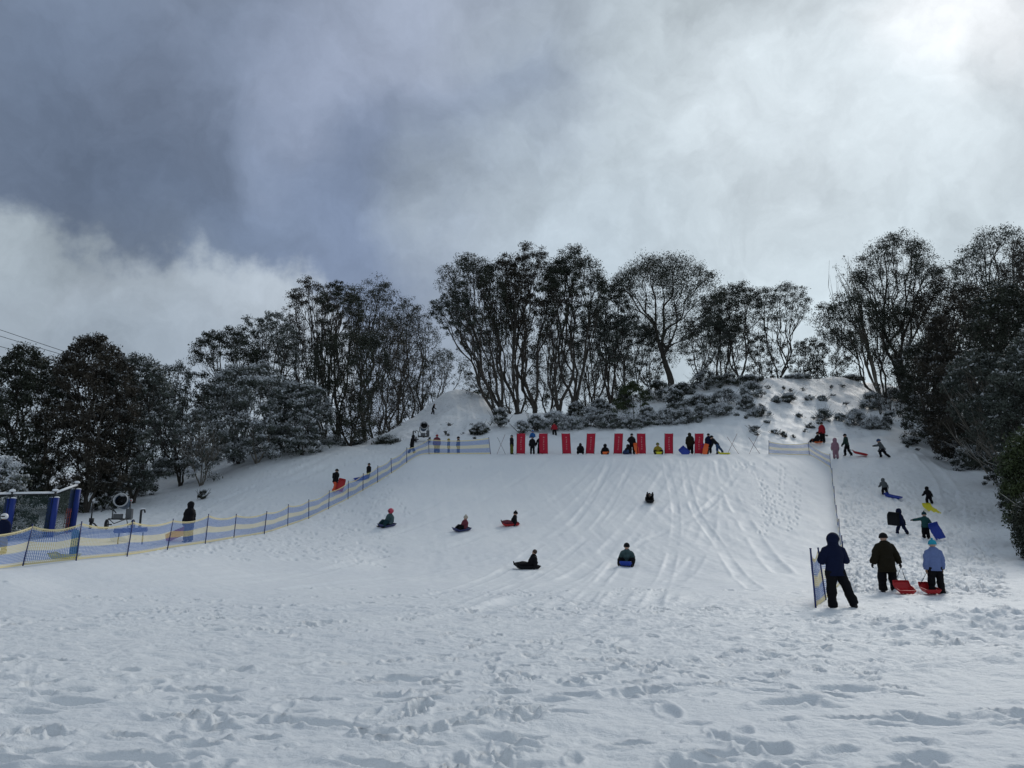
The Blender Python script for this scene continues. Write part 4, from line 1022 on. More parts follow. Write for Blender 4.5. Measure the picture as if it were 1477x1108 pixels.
sled((sl.x, sl.y, sl.z), R(10), 'yellow toboggan trailing behind the climbing child in black', PL_YEL, L=1.0, W=.62, rope_to=None, kind='sheet', lift=.03, rotm=slope_frame(sl, R(16)) @ Matrix.Rotation(R(18), 3, 'X'))
_, hn, g, H = P(1277, 713, 26, R(6), 'climb', 'child in a grey hooded jacket walking up ahead of a blue toboggan', C_GREY, TROU, hood=True, kid=True, bulk=1.25)
sl = ground(1288, 718)
sled((sl.x, sl.y, sl.z), R(30), 'blue toboggan on the snow behind the child in grey', PL_BLUE, L=1.0, W=.5, rotm=slope_frame(sl, R(38)), rope_to=hn[1])
P(1275, 659, 28, R(80), 'run', 'child in a grey and dark top running left at the head of the slope', C_GREY, TROU, hat=('beanie', C_DKB), kid=True, bulk=1.0, hk=1.15, gloves=GLOVE)
_, hn, g, H = P(1223, 657, 34, R(60), 'walk', 'person in a dark green jacket walking left and pulling a red toboggan', C_DGREEN, TROU, hat=('beanie', BLK), bulk=1.0)
sl = on_ground(1240, g.y-.1, 656)
sled((sl.x, sl.y, sl.z+.10), R(60), 'red and dark toboggan dragged behind the walker in dark green', PL_RED, L=1.1, W=.5, rotm=slope_frame(sl, R(75)) @ Matrix.Rotation(R(10), 3, 'X'), rope_to=hn[0])
P(1206, 661, 31, R(0), 'stand', 'small child in a dusty pink snow suit standing at the corner of the right netting', C_PINK, C_PINK, hood=True, kid=True, bulk=1.12)
P(1187, 638, 31, R(20), 'stand', 'person in a red jacket standing on the bank behind the right netting', C_RED, TROU, hat=('beanie', BLK), bulk=1.1)
_, hn, g, H = P(1178, 638, 26, R(110), 'sit', 'child in black sitting at the feet of the person in the red jacket', BLK, TROU, kid=True, bulk=1.1, hk=1.1)
sled((g.x, g.y, g.z-.02), R(100), 'orange-red toboggan under the child sitting beside the red jacket', PL_ORANGE, L=.85, W=.45)

# crest line -- feet sit just behind the break of slope
YC = 60.2
def PC(px, hpx, *a, Y=YC, **k): return P(px, 656, hpx, *a, Y=Y, sink=.0, **k)
PC(738, 29, R(-70), 'stand', 'person in a dark jacket and olive trousers left of the first red banner', BLK, C_OLT, hat=('beanie', C_GREY))
PC(768, 27, R(10), 'stand', 'person in black with arms held away from the body between the first two red banners', BLK, TROU, hat=('beanie', C_DKB), bulk=1.0)
PC(779, 28, R(-20), 'bend' if False else 'haulR', 'dark figure half hidden behind the second red banner', BLK, TROU, Y=60.9)
P(768, 632, 16, R(170), 'sit', 'child in bright blue sitting on the bank behind the first two banners', C_BLUE, C_BLUE, hat=('beanie', C_BLUE), kid=True, hk=1.4)
P(800, 628, 22, R(10), 'climb', 'climber in a red and black jacket among the bushes above the banners', C_RED, TROU, hat=('beanie', BLK), kid=True, bulk=1.15)
_, _, g, H = PC(837, 26, R(180), 'kneel', 'dark crouching figure with a white bag left of the fourth red banner', BLK, TROU, hood=True, bulk=1.35, hk=1.0)
_, _, g, H = PC(873, 26, R(170), 'sitwide', 'child in black seated on an orange toboggan left of the fifth red banner', BLK, TROU, hood=True, kid=True, bulk=1.1)
sled((g.x, g.y-.05, g.z-.03), R(180), 'orange toboggan under the seated child in black', PL_ORANGE, L=.8, W=.5)
PC(912, 31, R(200), 'hips', 'adult in black with hand on hip left of the sixth red banner', BLK, TROU, hat=('beanie', BLK), bulk=1.05, Y=60.6, mirror=True)
_, _, g, H = PC(905, 26, R(150), 'sit', 'child in dark clothes sitting at the feet of the adult with hand on hip', BLK, C_DKB, hood=True, kid=True, bulk=1.1)
sled((g.x, g.y, g.z-.03), R(150), 'dark toboggan under the child at the adult\'s feet', PL_NAVY, L=.85, W=.45)
g = on_ground(917.5, 60.4, 650); sled((g.x, g.y, g.z+.42), 0, 'orange toboggan stood on end beside the sixth red banner', PL_ORANGE, L=.85, W=.28, rotm=Matrix.Rotation(R(80), 3, 'X') @ Matrix.Rotation(R(10), 3, 'Z'))
_, _, g, H = PC(949, 29, R(180), 'sitwide', 'child in a mustard yellow jacket seated between the sixth and seventh red banners', C_YEL, TROU, hat=('beanie', C_OLT), kid=True, bulk=1.15, face=True)
sled((g.x, g.y-.05, g.z-.03), R(180), 'yellow toboggan under the child in mustard yellow', PL_YEL, L=.85, W=.55)
PC(996, 32, R(160), 'stand', 'adult in a long olive hooded coat left of the last red banner', C_OLIVE, TROU, hood=True, bulk=1.25, long=True, Y=60.6)
g = on_ground(987, 60.1, 650); sled((g.x, g.y, g.z+.20), 0, 'dark blue toboggan leaning against the adult in the olive coat', PL_BLUE, L=.75, W=.55, rotm=Matrix.Rotation(R(-42), 3, 'Y') @ Matrix.Rotation(R(70), 3, 'X'))
PC(1013, 21, R(180), 'stand', 'small child in purple right of the last red banner', C_PURP, C_PURP, hat=('beanie', C_YEL), kid=True, bulk=1.15, Y=60.4)
PC(1023, 32, R(-20), 'walk', 'adult in a navy jacket right of the last red banner', NAVY, TROU, hat=('beanie', BLK), bulk=1.05, Y=60.5)
g = on_ground(1017, 60.0, 650); sled((g.x, g.y, g.z+.36), 0, 'orange toboggan held upright between the child in purple and the navy adult', PL_ORANGE, L=.85, W=.34, rotm=Matrix.Rotation(R(16), 3, 'Y') @ Matrix.Rotation(R(78), 3, 'X'))
PC(1035, 31, R(80), 'bend', 'child in black jacket and blue trousers bending forward, one leg back', BLK, C_DKB, hat=('beanie', BLK), kid=True, bulk=1.0)
g = on_ground(1044, 59.9, 650); sled((g.x, g.y, g.z), R(90), 'yellow toboggan behind the bending child', PL_YEL, L=.9, W=.45)

# left side
P(624, 597, 17, R(-75), 'climb', 'person in black climbing alone up the snow mound', BLK, TROU, hat=('beanie', BLK), Y=None)
P(594, 657, 30, R(-60), 'stride', 'adult in a black jacket walking uphill inside the last bend of the left fence', BLK, TROU, hood=True, bulk=1.15, Y=61.5)
P(630, 655, 29, R(20), 'stand', 'adult in a red jacket standing behind the netting at the crest', C_MAR, NAVY, hat=('beanie', C_RED), bulk=1.3, Y=61.4)
P(647, 655, 23, R(80), 'stand', 'child in dark teal standing behind the crest netting, middle of three', C_DTEAL, NAVY, hat=('beanie', C_YEL), kid=True, Y=61.4)
P(661, 655, 26, R(70), 'stand', 'child in navy blue standing behind the crest netting, right of three', NAVY, NAVY, hat=('beanie', BLK), kid=True, Y=61.4)
_, hn, g, H = P(483, 710, 36, R(-40), 'walk', 'person in a black jacket and orange-red trousers carrying a red toboggan behind the fence', BLK, C_ORT, hat=('beanie', BLK), bulk=1.12, backpack=BLK)
sled((g.x+.42, g.y-.1, g.z+.42), 0, 'red toboggan held upright by the person in orange-red trousers', PL_RED, L=.85, W=.45, rotm=Matrix.Rotation(R(12), 3, 'Y') @ Matrix.Rotation(R(75), 3, 'X'), rope_to=None)
_, hn, g, H = P(531, 690, 24, R(-20), 'walk', 'child in dark clothes dragging a blue toboggan behind the fence', BLK, C_OLT, hat=('beanie', BLK), kid=True, bulk=1.1)
sl = ground(521, 692)
sled((sl.x, sl.y, sl.z), R(-60), 'blue toboggan dragged by the child behind the fence', PL_BLUE, L=.95, W=.5, rope_to=hn[0])
_, hn, g, H = P(271, 781, 59, R(70), 'stand', 'adult watcher in a black hooded jacket standing behind the left fence', BLK, NAVY, hood=True, bulk=1.05)
sl = ground(259, 779)
sled((sl.x, sl.y-.25, sl.z+.2), R(-70), 'red toboggan leaning behind the netting at the watcher\'s feet', PL_RED, L=.95, W=.5, rotm=slope_frame(sl, R(-75)) @ Matrix.Rotation(R(24), 3, 'X') @ Matrix.Rotation(R(35), 3, 'Y'))
P(0, 800, 60, R(180), 'stand', 'person in navy and a white helmet cut by the left edge, behind the netting', NAVY, C_YEL, hat=('helmet', C_WHITE), bulk=1.1)
sl = ground(90, 806); sled((sl.x, sl.y+.1, sl.z), R(78), 'yellow toboggan lying behind the netting near the left end', PL_YEL, L=1.0, W=.45)

# sledders on the run
def rider(px, py, hpx, rz, pose, label, jk, tr, hat, slabel, sm, hk=1.0, syaw=None, **k):
    g = ground(px, py)
    H = hpx*g.y/F*1.75*hk
    M = slope_frame(g, R(rz if syaw is None else syaw))
    s = sled(tuple(g), R(rz), slabel, sm, L=.95, W=.48, rotm=M)
    e = M.to_euler()
    pr, hn = person(tuple(g + M @ Vector((0, -.12, .035))), H, 0, pose, label, jk, tr, hat=hat, face=True, **k)
    pr.rotation_euler = e
    return pr
rider(558, 760, 24, 138, 'sit', 'child in a pink helmet and grey-green jacket sledding, farthest left on the run', C_SAGE, C_DTEAL, ('helmet', C_PH), 'dark toboggan under the child in the pink helmet', PL_NAVY, kid=True, bulk=1.2, hk=1.0)
rider(666, 766, 21, 130, 'sit', 'small child in maroon with a pale pompom hat on a sled', C_MAR, TROU, ('beanie', C_BEIGE, 1), 'dark blue toboggan under the child with the pale hat', PL_NAVY, kid=True, bulk=1.15, hk=.98)
rider(736, 758, 19, 100, 'sitout', 'child in black leaning back on a red toboggan, legs stretched to the left', BLK, C_MAR, ('beanie', BLK, 1), 'red toboggan gliding under the child in black', PL_RED, kid=True, bulk=1.05, hk=1.05)
rider(761, 821, 25, 108, 'sitout', 'adult in black sliding with legs forward, lowest middle of the run', BLK, TROU, ('hair', HAIR), 'black toboggan under the adult in black', PL_BLACK, bulk=1.15, hk=1.1)
rider(904, 816, 31, 165, 'sitwide', 'child in a patterned sage jacket and black beanie sledding toward the camera', C_SAGE, TROU, ('beanie', BLK), 'dark blue toboggan under the child in the sage jacket', PL_BLUE, kid=True, bulk=1.12, hk=.95)
rider(937, 724, 15, 172, 'lie', 'sledder lying back with both boots raised, highest on the run', BLK, TROU, ('beanie', BLK), 'black toboggan under the sledder lying back', PL_BLACK, bulk=1.1, hk=1.25)

# ------------------------------------------------------------------ netting fences
def net_mat():
    m = bpy.data.materials.new('blue_yellow_netting'); m.use_nodes = True
    nt = m.node_tree; N = nt.nodes; L = nt.links; b = N['Principled BSDF']
    b.inputs['Roughness'].default_value = .6
    uv = N.new('ShaderNodeUVMap'); sp = N.new('ShaderNodeSeparateXYZ'); L.new(uv.outputs[0], sp.inputs[0])
    cr = N.new('ShaderNodeValToRGB'); cr.color_ramp.interpolation = 'CONSTANT'
    Yc = (.76, .65, .36, 1); Bc = (.14, .24, .52, 1)
    e = cr.color_ramp.elements; e[0].position = 0; e[0].color = Yc; e[1].position = .09; e[1].color = Bc
    for p, c in ((.38, Yc), (.62, Bc), (.92, Yc)):
        q = e.new(p); q.color = c
    L.new(sp.outputs['Y'], cr.inputs['Fac']); L.new(cr.outputs[0], b.inputs['Base Color'])
    def grid(sock, scale, w):
        a = N.new('ShaderNodeMath'); a.operation = 'MULTIPLY'; a.inputs[1].default_value = scale; L.new(sock, a.inputs[0])
        f = N.new('ShaderNodeMath'); f.operation = 'FRACT'; L.new(a.outputs[0], f.inputs[0])
        g = N.new('ShaderNodeMath'); g.operation = 'LESS_THAN'; g.inputs[1].default_value = w; L.new(f.outputs[0], g.inputs[0]); return g
    gu = grid(sp.outputs['X'], 1/.055, .34); gv = grid(sp.outputs['Y'], 24, .34)
    mx = N.new('ShaderNodeMath'); mx.operation = 'MAXIMUM'; L.new(gu.outputs[0], mx.inputs[0]); L.new(gv.outputs[0], mx.inputs[1])
    ed = N.new('ShaderNodeMath'); ed.operation = 'GREATER_THAN'; ed.inputs[1].default_value = .965; L.new(sp.outputs['Y'], ed.inputs[0])
    m2 = N.new('ShaderNodeMath'); m2.operation = 'MAXIMUM'; L.new(mx.outputs[0], m2.inputs[0]); L.new(ed.outputs[0], m2.inputs[1])
    ed2 = N.new('ShaderNodeMath'); ed2.operation = 'LESS_THAN'; ed2.inputs[1].default_value = .04; L.new(sp.outputs['Y'], ed2.inputs[0])
    m3 = N.new('ShaderNodeMath'); m3.operation = 'MAXIMUM'; L.new(m2.outputs[0], m3.inputs[0]); L.new(ed2.outputs[0], m3.inputs[1])
    L.new(m3.outputs[0], b.inputs['Alpha'])
    return m
NET = net_mat()
POLE = mat('blue_fence_pole', (.012, .022, .12), .4)
def net_fence(posts, label, Hn=None, sag=.12):
    """posts: (bottom px, bottom py, top px, top py, optional depth)"""
    B = []
    for p in posts:
        g = ground(p[0], p[1]) if len(p) < 5 else on_ground(p[0], p[4], p[1])
        t = at_depth(p[2], p[3], g.y)
        if t.z - g.z < .9 or t.z - g.z > 1.6: t.z = g.z + 1.22
        B.append((g, t))
    root = empty('netting_fence', B[0][0], 0, label, 'fence')
    o = B[0][0]
    for g, t in B:
        m = MB(); m.tube([g - o - Vector((0, 0, .15)), t - o], .021, 8); m.tube([t-o, t-o+(t-g).normalized()*.02], .028, 8)
        m.build('pole', POLE, root)
    u = 0
    for (g0, t0), (g1, t1) in zip(B[:-1], B[1:]):
        n = max(6, int((g1-g0).length/.25)); k = 8
        L = (g1-g0).length
        vs, uvs = [], []
        for i in range(n+1):
            s = i/n
            g = g0.lerp(g1, s); t = t0.lerp(t1, s)
            zb = max(g.z*.3+hz(g.x, g.y)*.7, hz(g.x, g.y)) + .03
            sg = sag*4*s*(1-s)*(t.z-g.z)
            wob = .05*math.sin(s*9+u)*math.sin(s*math.pi)
            for j in range(k+1):
                q = j/k
                zz = zb + (t.z - .04 - sg - zb)*q
                lean = g.lerp(t, q)
                vs.append(Vector((lean.x + wob*math.sin(q*3), lean.y + .035 + wob*math.sin(q*3.1), zz)) - o)
                uvs.append(((u + s*L), q))
        fs = [(i*(k+1)+j, (i+1)*(k+1)+j, (i+1)*(k+1)+j+1, i*(k+1)+j+1) for i in range(n) for j in range(k)]
        mb = MB(); mb.add(vs, fs); me = mb.mesh('net', NET)
        ul = me.uv_layers.new(name='UVMap')
        for lp in me.loops: ul.data[lp.index].uv = uvs[lp.vertex_index]
        ob = bpy.data.objects.new('net', me); link(ob, root)
        if abs(g1.x) < 14 and g1.y < 19.8 and g1.x > 5:      # the slack end is folded double
            me2 = me.copy(); ob2 = bpy.data.objects.new('net', me2); link(ob2, root)
            for v in me2.vertices: v.co.y += .03 + .02*math.sin(v.co.z*7); v.co.z -= .03
            for lp in me2.loops: me2.uv_layers[0].data[lp.index].uv[0] += .02
        u += L
    return root
net_fence([(-70, 828, -56, 768), (32, 817, 47, 757), (109.5, 809, 118, 753), (183, 802, 192, 751), (241, 792, 250, 749), (296, 784, 301, 742), (337, 777, 341, 742),
           (381, 770, 385, 738), (415, 759, 416, 728), (445.5, 748, 445.5, 721), (474, 734, 475, 708), (502, 720, 502.6, 694), (523.5, 708, 524, 683), (544.7, 696, 545, 672),
           (565, 683, 564, 661), (586.7, 668, 586.7, 646), (619, 656, 618, 633, 60.3), (708, 656, 705, 631, 60.3)],
          'long blue and yellow netting fence curving up the left side of the run')
net_fence([(1109, 659, 1109, 636, 60.0), (1168, 662, 1166, 638, 59.8), (1198, 675, 1197, 655), (1201, 700, 1200, 676), (1204, 727, 1203, 702), (1208, 757, 1206, 729), (1212, 785, 1210, 749),
           (1216, 815, 1214, 773), (1218, 838, 1215, 782), (1192, 866, 1180, 791), (1177, 878, 1169, 792)],
          'blue and yellow netting fence down the right side, ending beside the person in navy', sag=.16)

# ------------------------------------------------------------------ red banners
BAN = mat('red_banner_cloth', (.42, .012, .035), .7, .2, 6, .15, 3); WMARK = mat('white_print', (.7, .7, .7), .6)
bx = [(751, 'leftmost of the eight red banners'), (784, 'second red banner from the left, a dark figure behind it'), (817.5, 'third red banner from the left, with empty snow at its right'), (850.5, 'fourth red banner from the left, right of the crouching figure'),
      (890.5, 'fifth red banner from the left, left of the adult with hand on hip'), (925, 'sixth red banner from the left, right of the adult with hand on hip'), (964, 'seventh red banner from the left, right of the child in yellow'), (1007, 'rightmost of the eight red banners, beside the olive coat')]
for i, (px, lb) in enumerate(bx):
    g = on_ground(px, 60.3, 640)
    top = at_depth(px + [0, 0, -.6, 1.2, 1.2, .3, .3, .8][i], 625.5, 60.3)
    root = empty('banner', g, 0, 'tall ' + lb, 'banner', 'red banners along the crest')
    W = .66; H = top.z - g.z
    sk = (top.x-g.x) + [.03, -.02, -.05, .06, .05, -.03, .02, .04][i]
    mb = MB(); n, k = 6, 10; vs = []; 
    def bp(u, v, off=0): return Vector((u*W/2 + sk*v + .01*math.sin(v*9+i), -.02 + .045*math.sin(u*2.5+v*4+i*1.7)-off, .05+v*(H-.05)))
    for side in (0, 1):
        for j in range(k+1):
            for a in range(n+1): vs.append(bp(a/n*2-1, j/k, .012*side))
    q = (n+1)*(k+1)
    fs = [(j*(n+1)+a, (j+1)*(n+1)+a, (j+1)*(n+1)+a+1, j*(n+1)+a+1) for j in range(k) for a in range(n)]
    fs += [tuple(q+v for v in reversed(f)) for f in fs[:]]
    eg = list(range(n+1)) + [j*(n+1)+n for j in range(1, k+1)] + [k*(n+1)+a for a in range(n-1, -1, -1)] + [j*(n+1) for j in range(k-1, 0, -1)]
    for a, b2 in zip(eg, eg[1:]+eg[:1]): fs.append((a, b2, q+b2, q+a))
    mb.add(vs, fs); bcl = mb.build('banner_cloth', BAN, root)
    mb = MB()
    for c in range(6):                                 # upright column of small white characters
        v = .80 - c*.115
        for (du, dv, w, h) in (((-.03, 0, .012, .05), (.03, 0, .012, .05), (0, .022, .06, .012)), ((0, 0, .014, .055), (0, -.024, .06, .012)), ((-.028, 0, .012, .055), (0, .024, .055, .012), (0, -.002, .045, .012)), ((-.025, 0, .012, .055), (.01, -.024, .06, .012)), ((0, .024, .06, .012), (0, 0, .012, .05)), ((-.028, .0, .012, .055), (.025, .01, .012, .03), (0, .024, .05, .012)))[c]:
            ctr = bp(.05+du/W*2, v+dv/H, .018)
            mb.box(ctr, (w*1.25, .006, h*1.2))
    mb.build('lettering', WMARK, bcl, smooth=False)
    for s in (-1, 1):
        mb = MB(); mb.tube([Vector((s*W/2, .02, -.15)), Vector((s*W/2+sk, .02, H+.03))], .014, 6); mb.build('pole', mat('dark_banner_pole', (.05, .01, .02), .5), root)

# crossed poles
XP = mat('red_brown_pole', (.16, .05, .05), .5)
for (px, w, h, lb) in ((723, 14, 26, 'crossed poles closing the gap left of the banners'), (1057, 19, 27, 'left pair of crossed poles right of the banners'), (1088, 18, 26, 'right pair of crossed poles next to the right netting')):
    g = on_ground(px, 60.2, 645); s = g.y/F
    root = empty('crossed_poles', g, 0, lb, 'poles', 'crossed poles on the crest')
    for k, a in enumerate((-1, 1)):
        mb = MB(); mb.tube([Vector((-a*w*s*.5, .02*k, -.1)), Vector((a*w*s*.4, .02*k+.02, h*s*(1.12 if a > 0 else .95)))], .013, 6); mb.build('pole', XP if a > 0 or px > 1000 else mat('grey_pole', (.12, .12, .12)), root)

# ------------------------------------------------------------------ snow guns
GUNB = mat('blue_gun_paint', (.012, .05, .11), .5, spec=.3); DARKM = mat('dark_steel', (.03, .032, .035), .5, metallic=.4); WHITEM = mat('white_enamel', (.42, .43, .44), .4); GREYM = mat('galvanised_steel', (.10, .105, .11), .5, metallic=.5)
SNOWCAP = mat('settled_snow', (.78, .8, .83), .7, .3, 20)
def snow_gun(px, py, sc, rz, label, Y=None):
    g = ground(px, py) if Y is None else on_ground(px, Y, py)
    root = empty('snow_gun', g, rz, label, 'snow gun', 'fan snow guns')
    root.scale = (sc, sc, sc)
    d = unit((0, -1, .18)); c = Vector((.05, 0, 1.42))
    mb = MB(); n = 28
    prof = [(-.62, .20), (-.55, .27), (-.3, .30), (.1, .30), (.36, .33), (.40, .37)]
    mb.tube([c + d*a for a, _ in prof], [b for _, b in prof], n, cap=False); barrel = mb.build('fan_barrel', GUNB, root)
    mb = MB(); mb.tube([c+d*a for a in (.30, .34, .46, .48)], [.325, .352, .355, .325], n, cap=False)
    mb.tube([c+d*a for a in (.48, .46, .30)], [.325, .30, .29], n, cap=False); mb.build('nozzle_ring', WHITEM, root)
    mb = MB(); mb.tube([c+d*.10, c+d*.2], [.10, .06], 14)
    for k in range(9):
        a = k*2*math.pi/9; x = Vector((1, 0, 0)); y = d.cross(x)
        v = x*math.cos(a)+y*math.sin(a); w = x*-math.sin(a)+y*math.cos(a)
        mb.add([c+d*.12+v*.06-w*.02, c+d*.15+v*.06+w*.02, c+d*.17+v*.285+w*.06, c+d*.10+v*.285-w*.06], [(0, 1, 2, 3)])
    mb.tube([c+d*.0, c+d*.04], [.29, .29], n); mb.build('fan_blades', DARKM, barrel)
    mb = MB()                                          # yoke and frame
    for s in (-1, 1):
        mb.tube([(s*.36+.05, 0, 1.42), (s*.38+.05, 0, 1.0), (s*.2+.05, .02, .78)], .028, 8)
        mb.tube([(s*.42, -.45, .55), (s*.42, .55, .55)], .03, 8); mb.tube([(s*.42, -.45, .55), (s*.55, -.55, .08)], .022, 8)
    mb.tube([(-.42, -.1, .55), (.42, -.1, .55)], .03, 8); mb.tube([(-.42, .4, .55), (.42, .4, .55)], .03, 8)
    mb.tube([(.05, .02, .5), (.05, .02, .82)], .06, 10); mb.tube([(-.42, -.45, .55), (0, -1.1, .30), (.42, -.45, .55)], .025, 8)
    mb.build('frame', DARKM, root)
    mb = MB(); mb.box((.42, .05, .82), (.26, .5, .5), bev=.03); mb.box((-.02, -.32, .68), (.42, .24, .22), bev=.03); mb.build('control_box', GREYM, root, smooth=False)
    mb = MB(); mb.tube([(-.42, .25, 1.0), (-.62, .1, 1.1), (-.95, .1, .92)], .03, 8); mb.tube([(-.42, .25, .56), (-.42, .25, 1.0)], .03, 8); mb.build('hose_arm', GREYM, root)
    for s in (-1, 1):
        mb = MB(); N = 18; ctr = Vector((s*.62, .1, .27))
        mb.tube([ctr + Vector((0, math.cos(a)*.21, math.sin(a)*.21)) for a in [2*math.pi*q/N for q in range(N+1)]], .062, 8, cap=False); w = mb.build('wheel', BOOT, root)
        mb = MB(); mb.tube([ctr-Vector((.05, 0, 0)), ctr+Vector((.05, 0, 0))], [.16, .16], 14); mb.tube([ctr-Vector((s*.25, 0, 0)), ctr+Vector((s*.07, 0, 0))], .035, 8); mb.build('wheel_rim', GREYM, w)
    mb = MB(); mb.tube([(.46, 0, 1.08), (.46, 0, 1.42)], .015, 6); mb.ball((.46, 0, 1.50), (.07, .07, .09)); bcn = mb.build('beacon', WHITEM, root)
    mb = MB(); mb.ball((.46, -.07, 1.49), .035); mb.build('beacon_lens', mat('red_lens', (.4, .03, .02), .3), bcn)
    mb = MB()
    P_ = [c + d*a + Vector((0, 0, .30)) for a in (-.5, -.2, .1, .32)]
    mb.tube(P_, [.06, .14, .15, .1], 10, ry=[.03, .045, .045, .03], xaxis=(1, 0, 0)); mb.box((-.02, -.32, .81), (.40, .22, .05), bev=.04)
    mb.build('snow_cover', SNOWCAP, root, remesh=.03)
    return root
snow_gun(172, 757, 1.0, R(14), 'larger blue snow gun with a white nozzle ring behind the left fence', Y=40)
snow_gun(610, 640, .95, R(10), 'distant snow gun standing at the foot of the snow mound', Y=65)

def hydrant(px, Y, hpx, hook, label, name='hydrant_post'):
    g = on_ground(px, Y, 745); s = Y/F
    root = empty(name, g, 0, label, 'hydrant post', 'snow-making hydrant posts')
    h = hpx*s
    mb = MB(); mb.tube([(0, 0, -.2), (0, 0, h*.3)], .07, 10); mb.tube([(0, 0, h*.3), (0, 0, h)], .035 if not hook else .055, 10); mb.build('post', DARKM, root)
    mb = MB()
    if hook: mb.tube([(0, 0, h-.02), (.05, 0, h+.03), (.16, 0, h+.02), (.2, 0, h-.12)], .045, 8); mb.build('hook', DARKM, root)
    else:
        mb.tube([(0, 0, .35), (.25, -.1, .25), (.5, -.2, .06), (.8, -.2, .04)], .04, 8); mb.box((.02, 0, h*.32), (.2, .2, .2), bev=.03); mb.build('hose', DARKM, root)
    mb = MB(); mb.ball((.08 if hook else 0, 0, h+.07), (.13 if hook else .05, .06, .035)); mb.build('snow_cap', SNOWCAP, root)
hydrant(132, 41, 38, False, 'thin dark hydrant pole left of the larger snow gun')
hydrant(203, 39, 30, True, 'dark hooked hydrant post right of the larger snow gun')
hydrant(593, 64, 22, True, 'small dark hooked post left of the distant snow gun')
g = on_ground(171, 35.0, 760); mb = MB(); mb.ball((0, 0, .22), (.32, .32, .34)); mb.ball((.1, 0, .1), (.4, .35, .2))
o = mb.build('snow_heap', SNOWCAP, None, remesh=.05); o.location = g; tag(o, 'small round heap of snow below the larger snow gun', 'snow heap')
g = on_ground(200, 34, 762); root = empty('padded_barrier', g, R(6), 'low dark blue padded bar behind the fence under the larger snow gun', 'barrier')
mb = MB(); mb.tube([(-1.0, 0, .55), (.35, 0, .62)], .10, 12); mb.build('pad', mat('blue_vinyl', (.008, .030, .20), .5, spec=.3), root)
for x in (-.8, .2):
    mb = MB(); mb.tube([(x, 0, -.2), (x, 0, .5)], .03, 8); mb.build('leg', DARKM, root)

# ------------------------------------------------------------------ blue padded posts with a snow-topped rail
PAD = MATS['blue_vinyl']
pts = [(-60, 768, 722), (9, 765, 719), (72, 762, 718), (103, 757, 706)]
YP = [35.5, 36.5, 37.5, 39.5]
root = empty('padded_post_fence', on_ground(9, 36.5, 760), 0, 'row of blue padded posts under a snow-topped rail at the left edge', 'fence')
o0 = root.location.copy(); tops = []
GNET = bpy.data.materials.new('dark_green_netting'); GNET.use_nodes = True
_b = GNET.node_tree.nodes['Principled BSDF']; _b.inputs['Base Color'].default_value = (.012, .03, .025, 1); _b.inputs['Roughness'].default_value = .8
_n = GNET.node_tree.nodes.new('ShaderNodeTexVoronoi'); _n.inputs['Scale'].default_value = 34; _n.feature = 'DISTANCE_TO_EDGE'
_m = GNET.node_tree.nodes.new('ShaderNodeMath'); _m.operation = 'LESS_THAN'; _m.inputs[1].default_value = .13
_t = GNET.node_tree.nodes.new('ShaderNodeTexCoord'); GNET.node_tree.links.new(_t.outputs['Object'], _n.inputs['Vector'])
GNET.node_tree.links.new(_n.outputs['Distance'], _m.inputs[0]); GNET.node_tree.links.new(_m.outputs[0], _b.inputs['Alpha'])
for i, ((px, yb, yt), Y) in enumerate(zip(pts, YP)):
    g = on_ground(px, Y, yb); t = at_depth(px+2, yt, Y); q = g - o0; h = t.z - g.z
    for dx, dy in ((-.14, .05), (.16, -.06)):
        mb = MB(); lean = Vector((.09, 0, h))
        mb.tube([q+Vector((dx-.06, dy, 0)), q+Vector((dx-.06, dy, 0))+lean*1.0], [.135, .13], 14, ry=[.13, .125]); pd = mb.build('pad', PAD, root)
        mb = MB(); mb.ball(q+Vector((dx+.04, dy, h+.01)), (.13, .12, .05)); mb.build('snow_cap', SNOWCAP, pd)
    mb = MB(); mb.tube([q+Vector((.04, .0, h-.1)), q+Vector((.06, 0, h+.32))], .07, 10); mb.build('post', DARKM, root)
    mb = MB(); mb.ball(q+Vector((.06, 0, h+.36)), (.14, .13, .07)); mb.build('snow_cap', SNOWCAP, root)
    tops.append((q, q+Vector((.06, 0, h+.18))))
for (qa, a), (qb, b) in zip(tops[:-1], tops[1:]):
    mb = MB(); mb.tube([a, b], .05, 8); mb.build('rail', DARKM, root)
    mb = MB(); up = Vector((0, 0, .055)); mb.tube([a+up, a.lerp(b, .5)+up*1.15, b+up], .06, 8); mb.build('rail_snow', SNOWCAP, root)
    mb = MB(); mb.add([qa+Vector((0, .02, 0)), qb+Vector((0, .02, 0)), b+Vector((0, .02, -.06)), a+Vector((0, .02, -.06))], [(0, 1, 2, 3)]); mb.build('netting', GNET, root)
g = on_ground(106, 28.2, 800); root = empty('padded_post', g, R(2), 'teal padded post behind the netting near the left end', 'post')
mb = MB(); mb.tube([(0, 0, -.1), (0, 0, .3), (.01, 0, .85), (.03, 0, .93)], [.14, .15, .15, .1], 12, ry=[.11, .12, .12, .08]); mb.build('pad', mat('teal_vinyl', (.01, .14, .20), .5), root)
mb = MB(); mb.tube([(0, 0, .9), (0.02, 0, .99)], .03, 8); mb.build('pole', DARKM, root)
# orange-red rope mesh by the right padded post
g = on_ground(95, 38.8, 745); root = empty('rope_ladder', g, 0, 'faded red rope mesh hanging left of the last blue padded post', 'rope mesh')
mb = MB(); RR_ = mat('faded_red_rope', (.30, .07, .06), .8)
for k in range(3): mb.tube([(-.12+k*.13, 0, 0), (-.05+k*.11, .03, .6), (.02+k*.1, 0, 1.25)], .018, 6)
mb.build('upright_ropes', RR_, root)
mb = MB()
for k in range(4): mb.tube([(-.12+k*.03, 0, .2+k*.28), (.2+k*.02, 0, .26+k*.28)], .015, 6)
mb.build('cross_ropes', RR_, root)

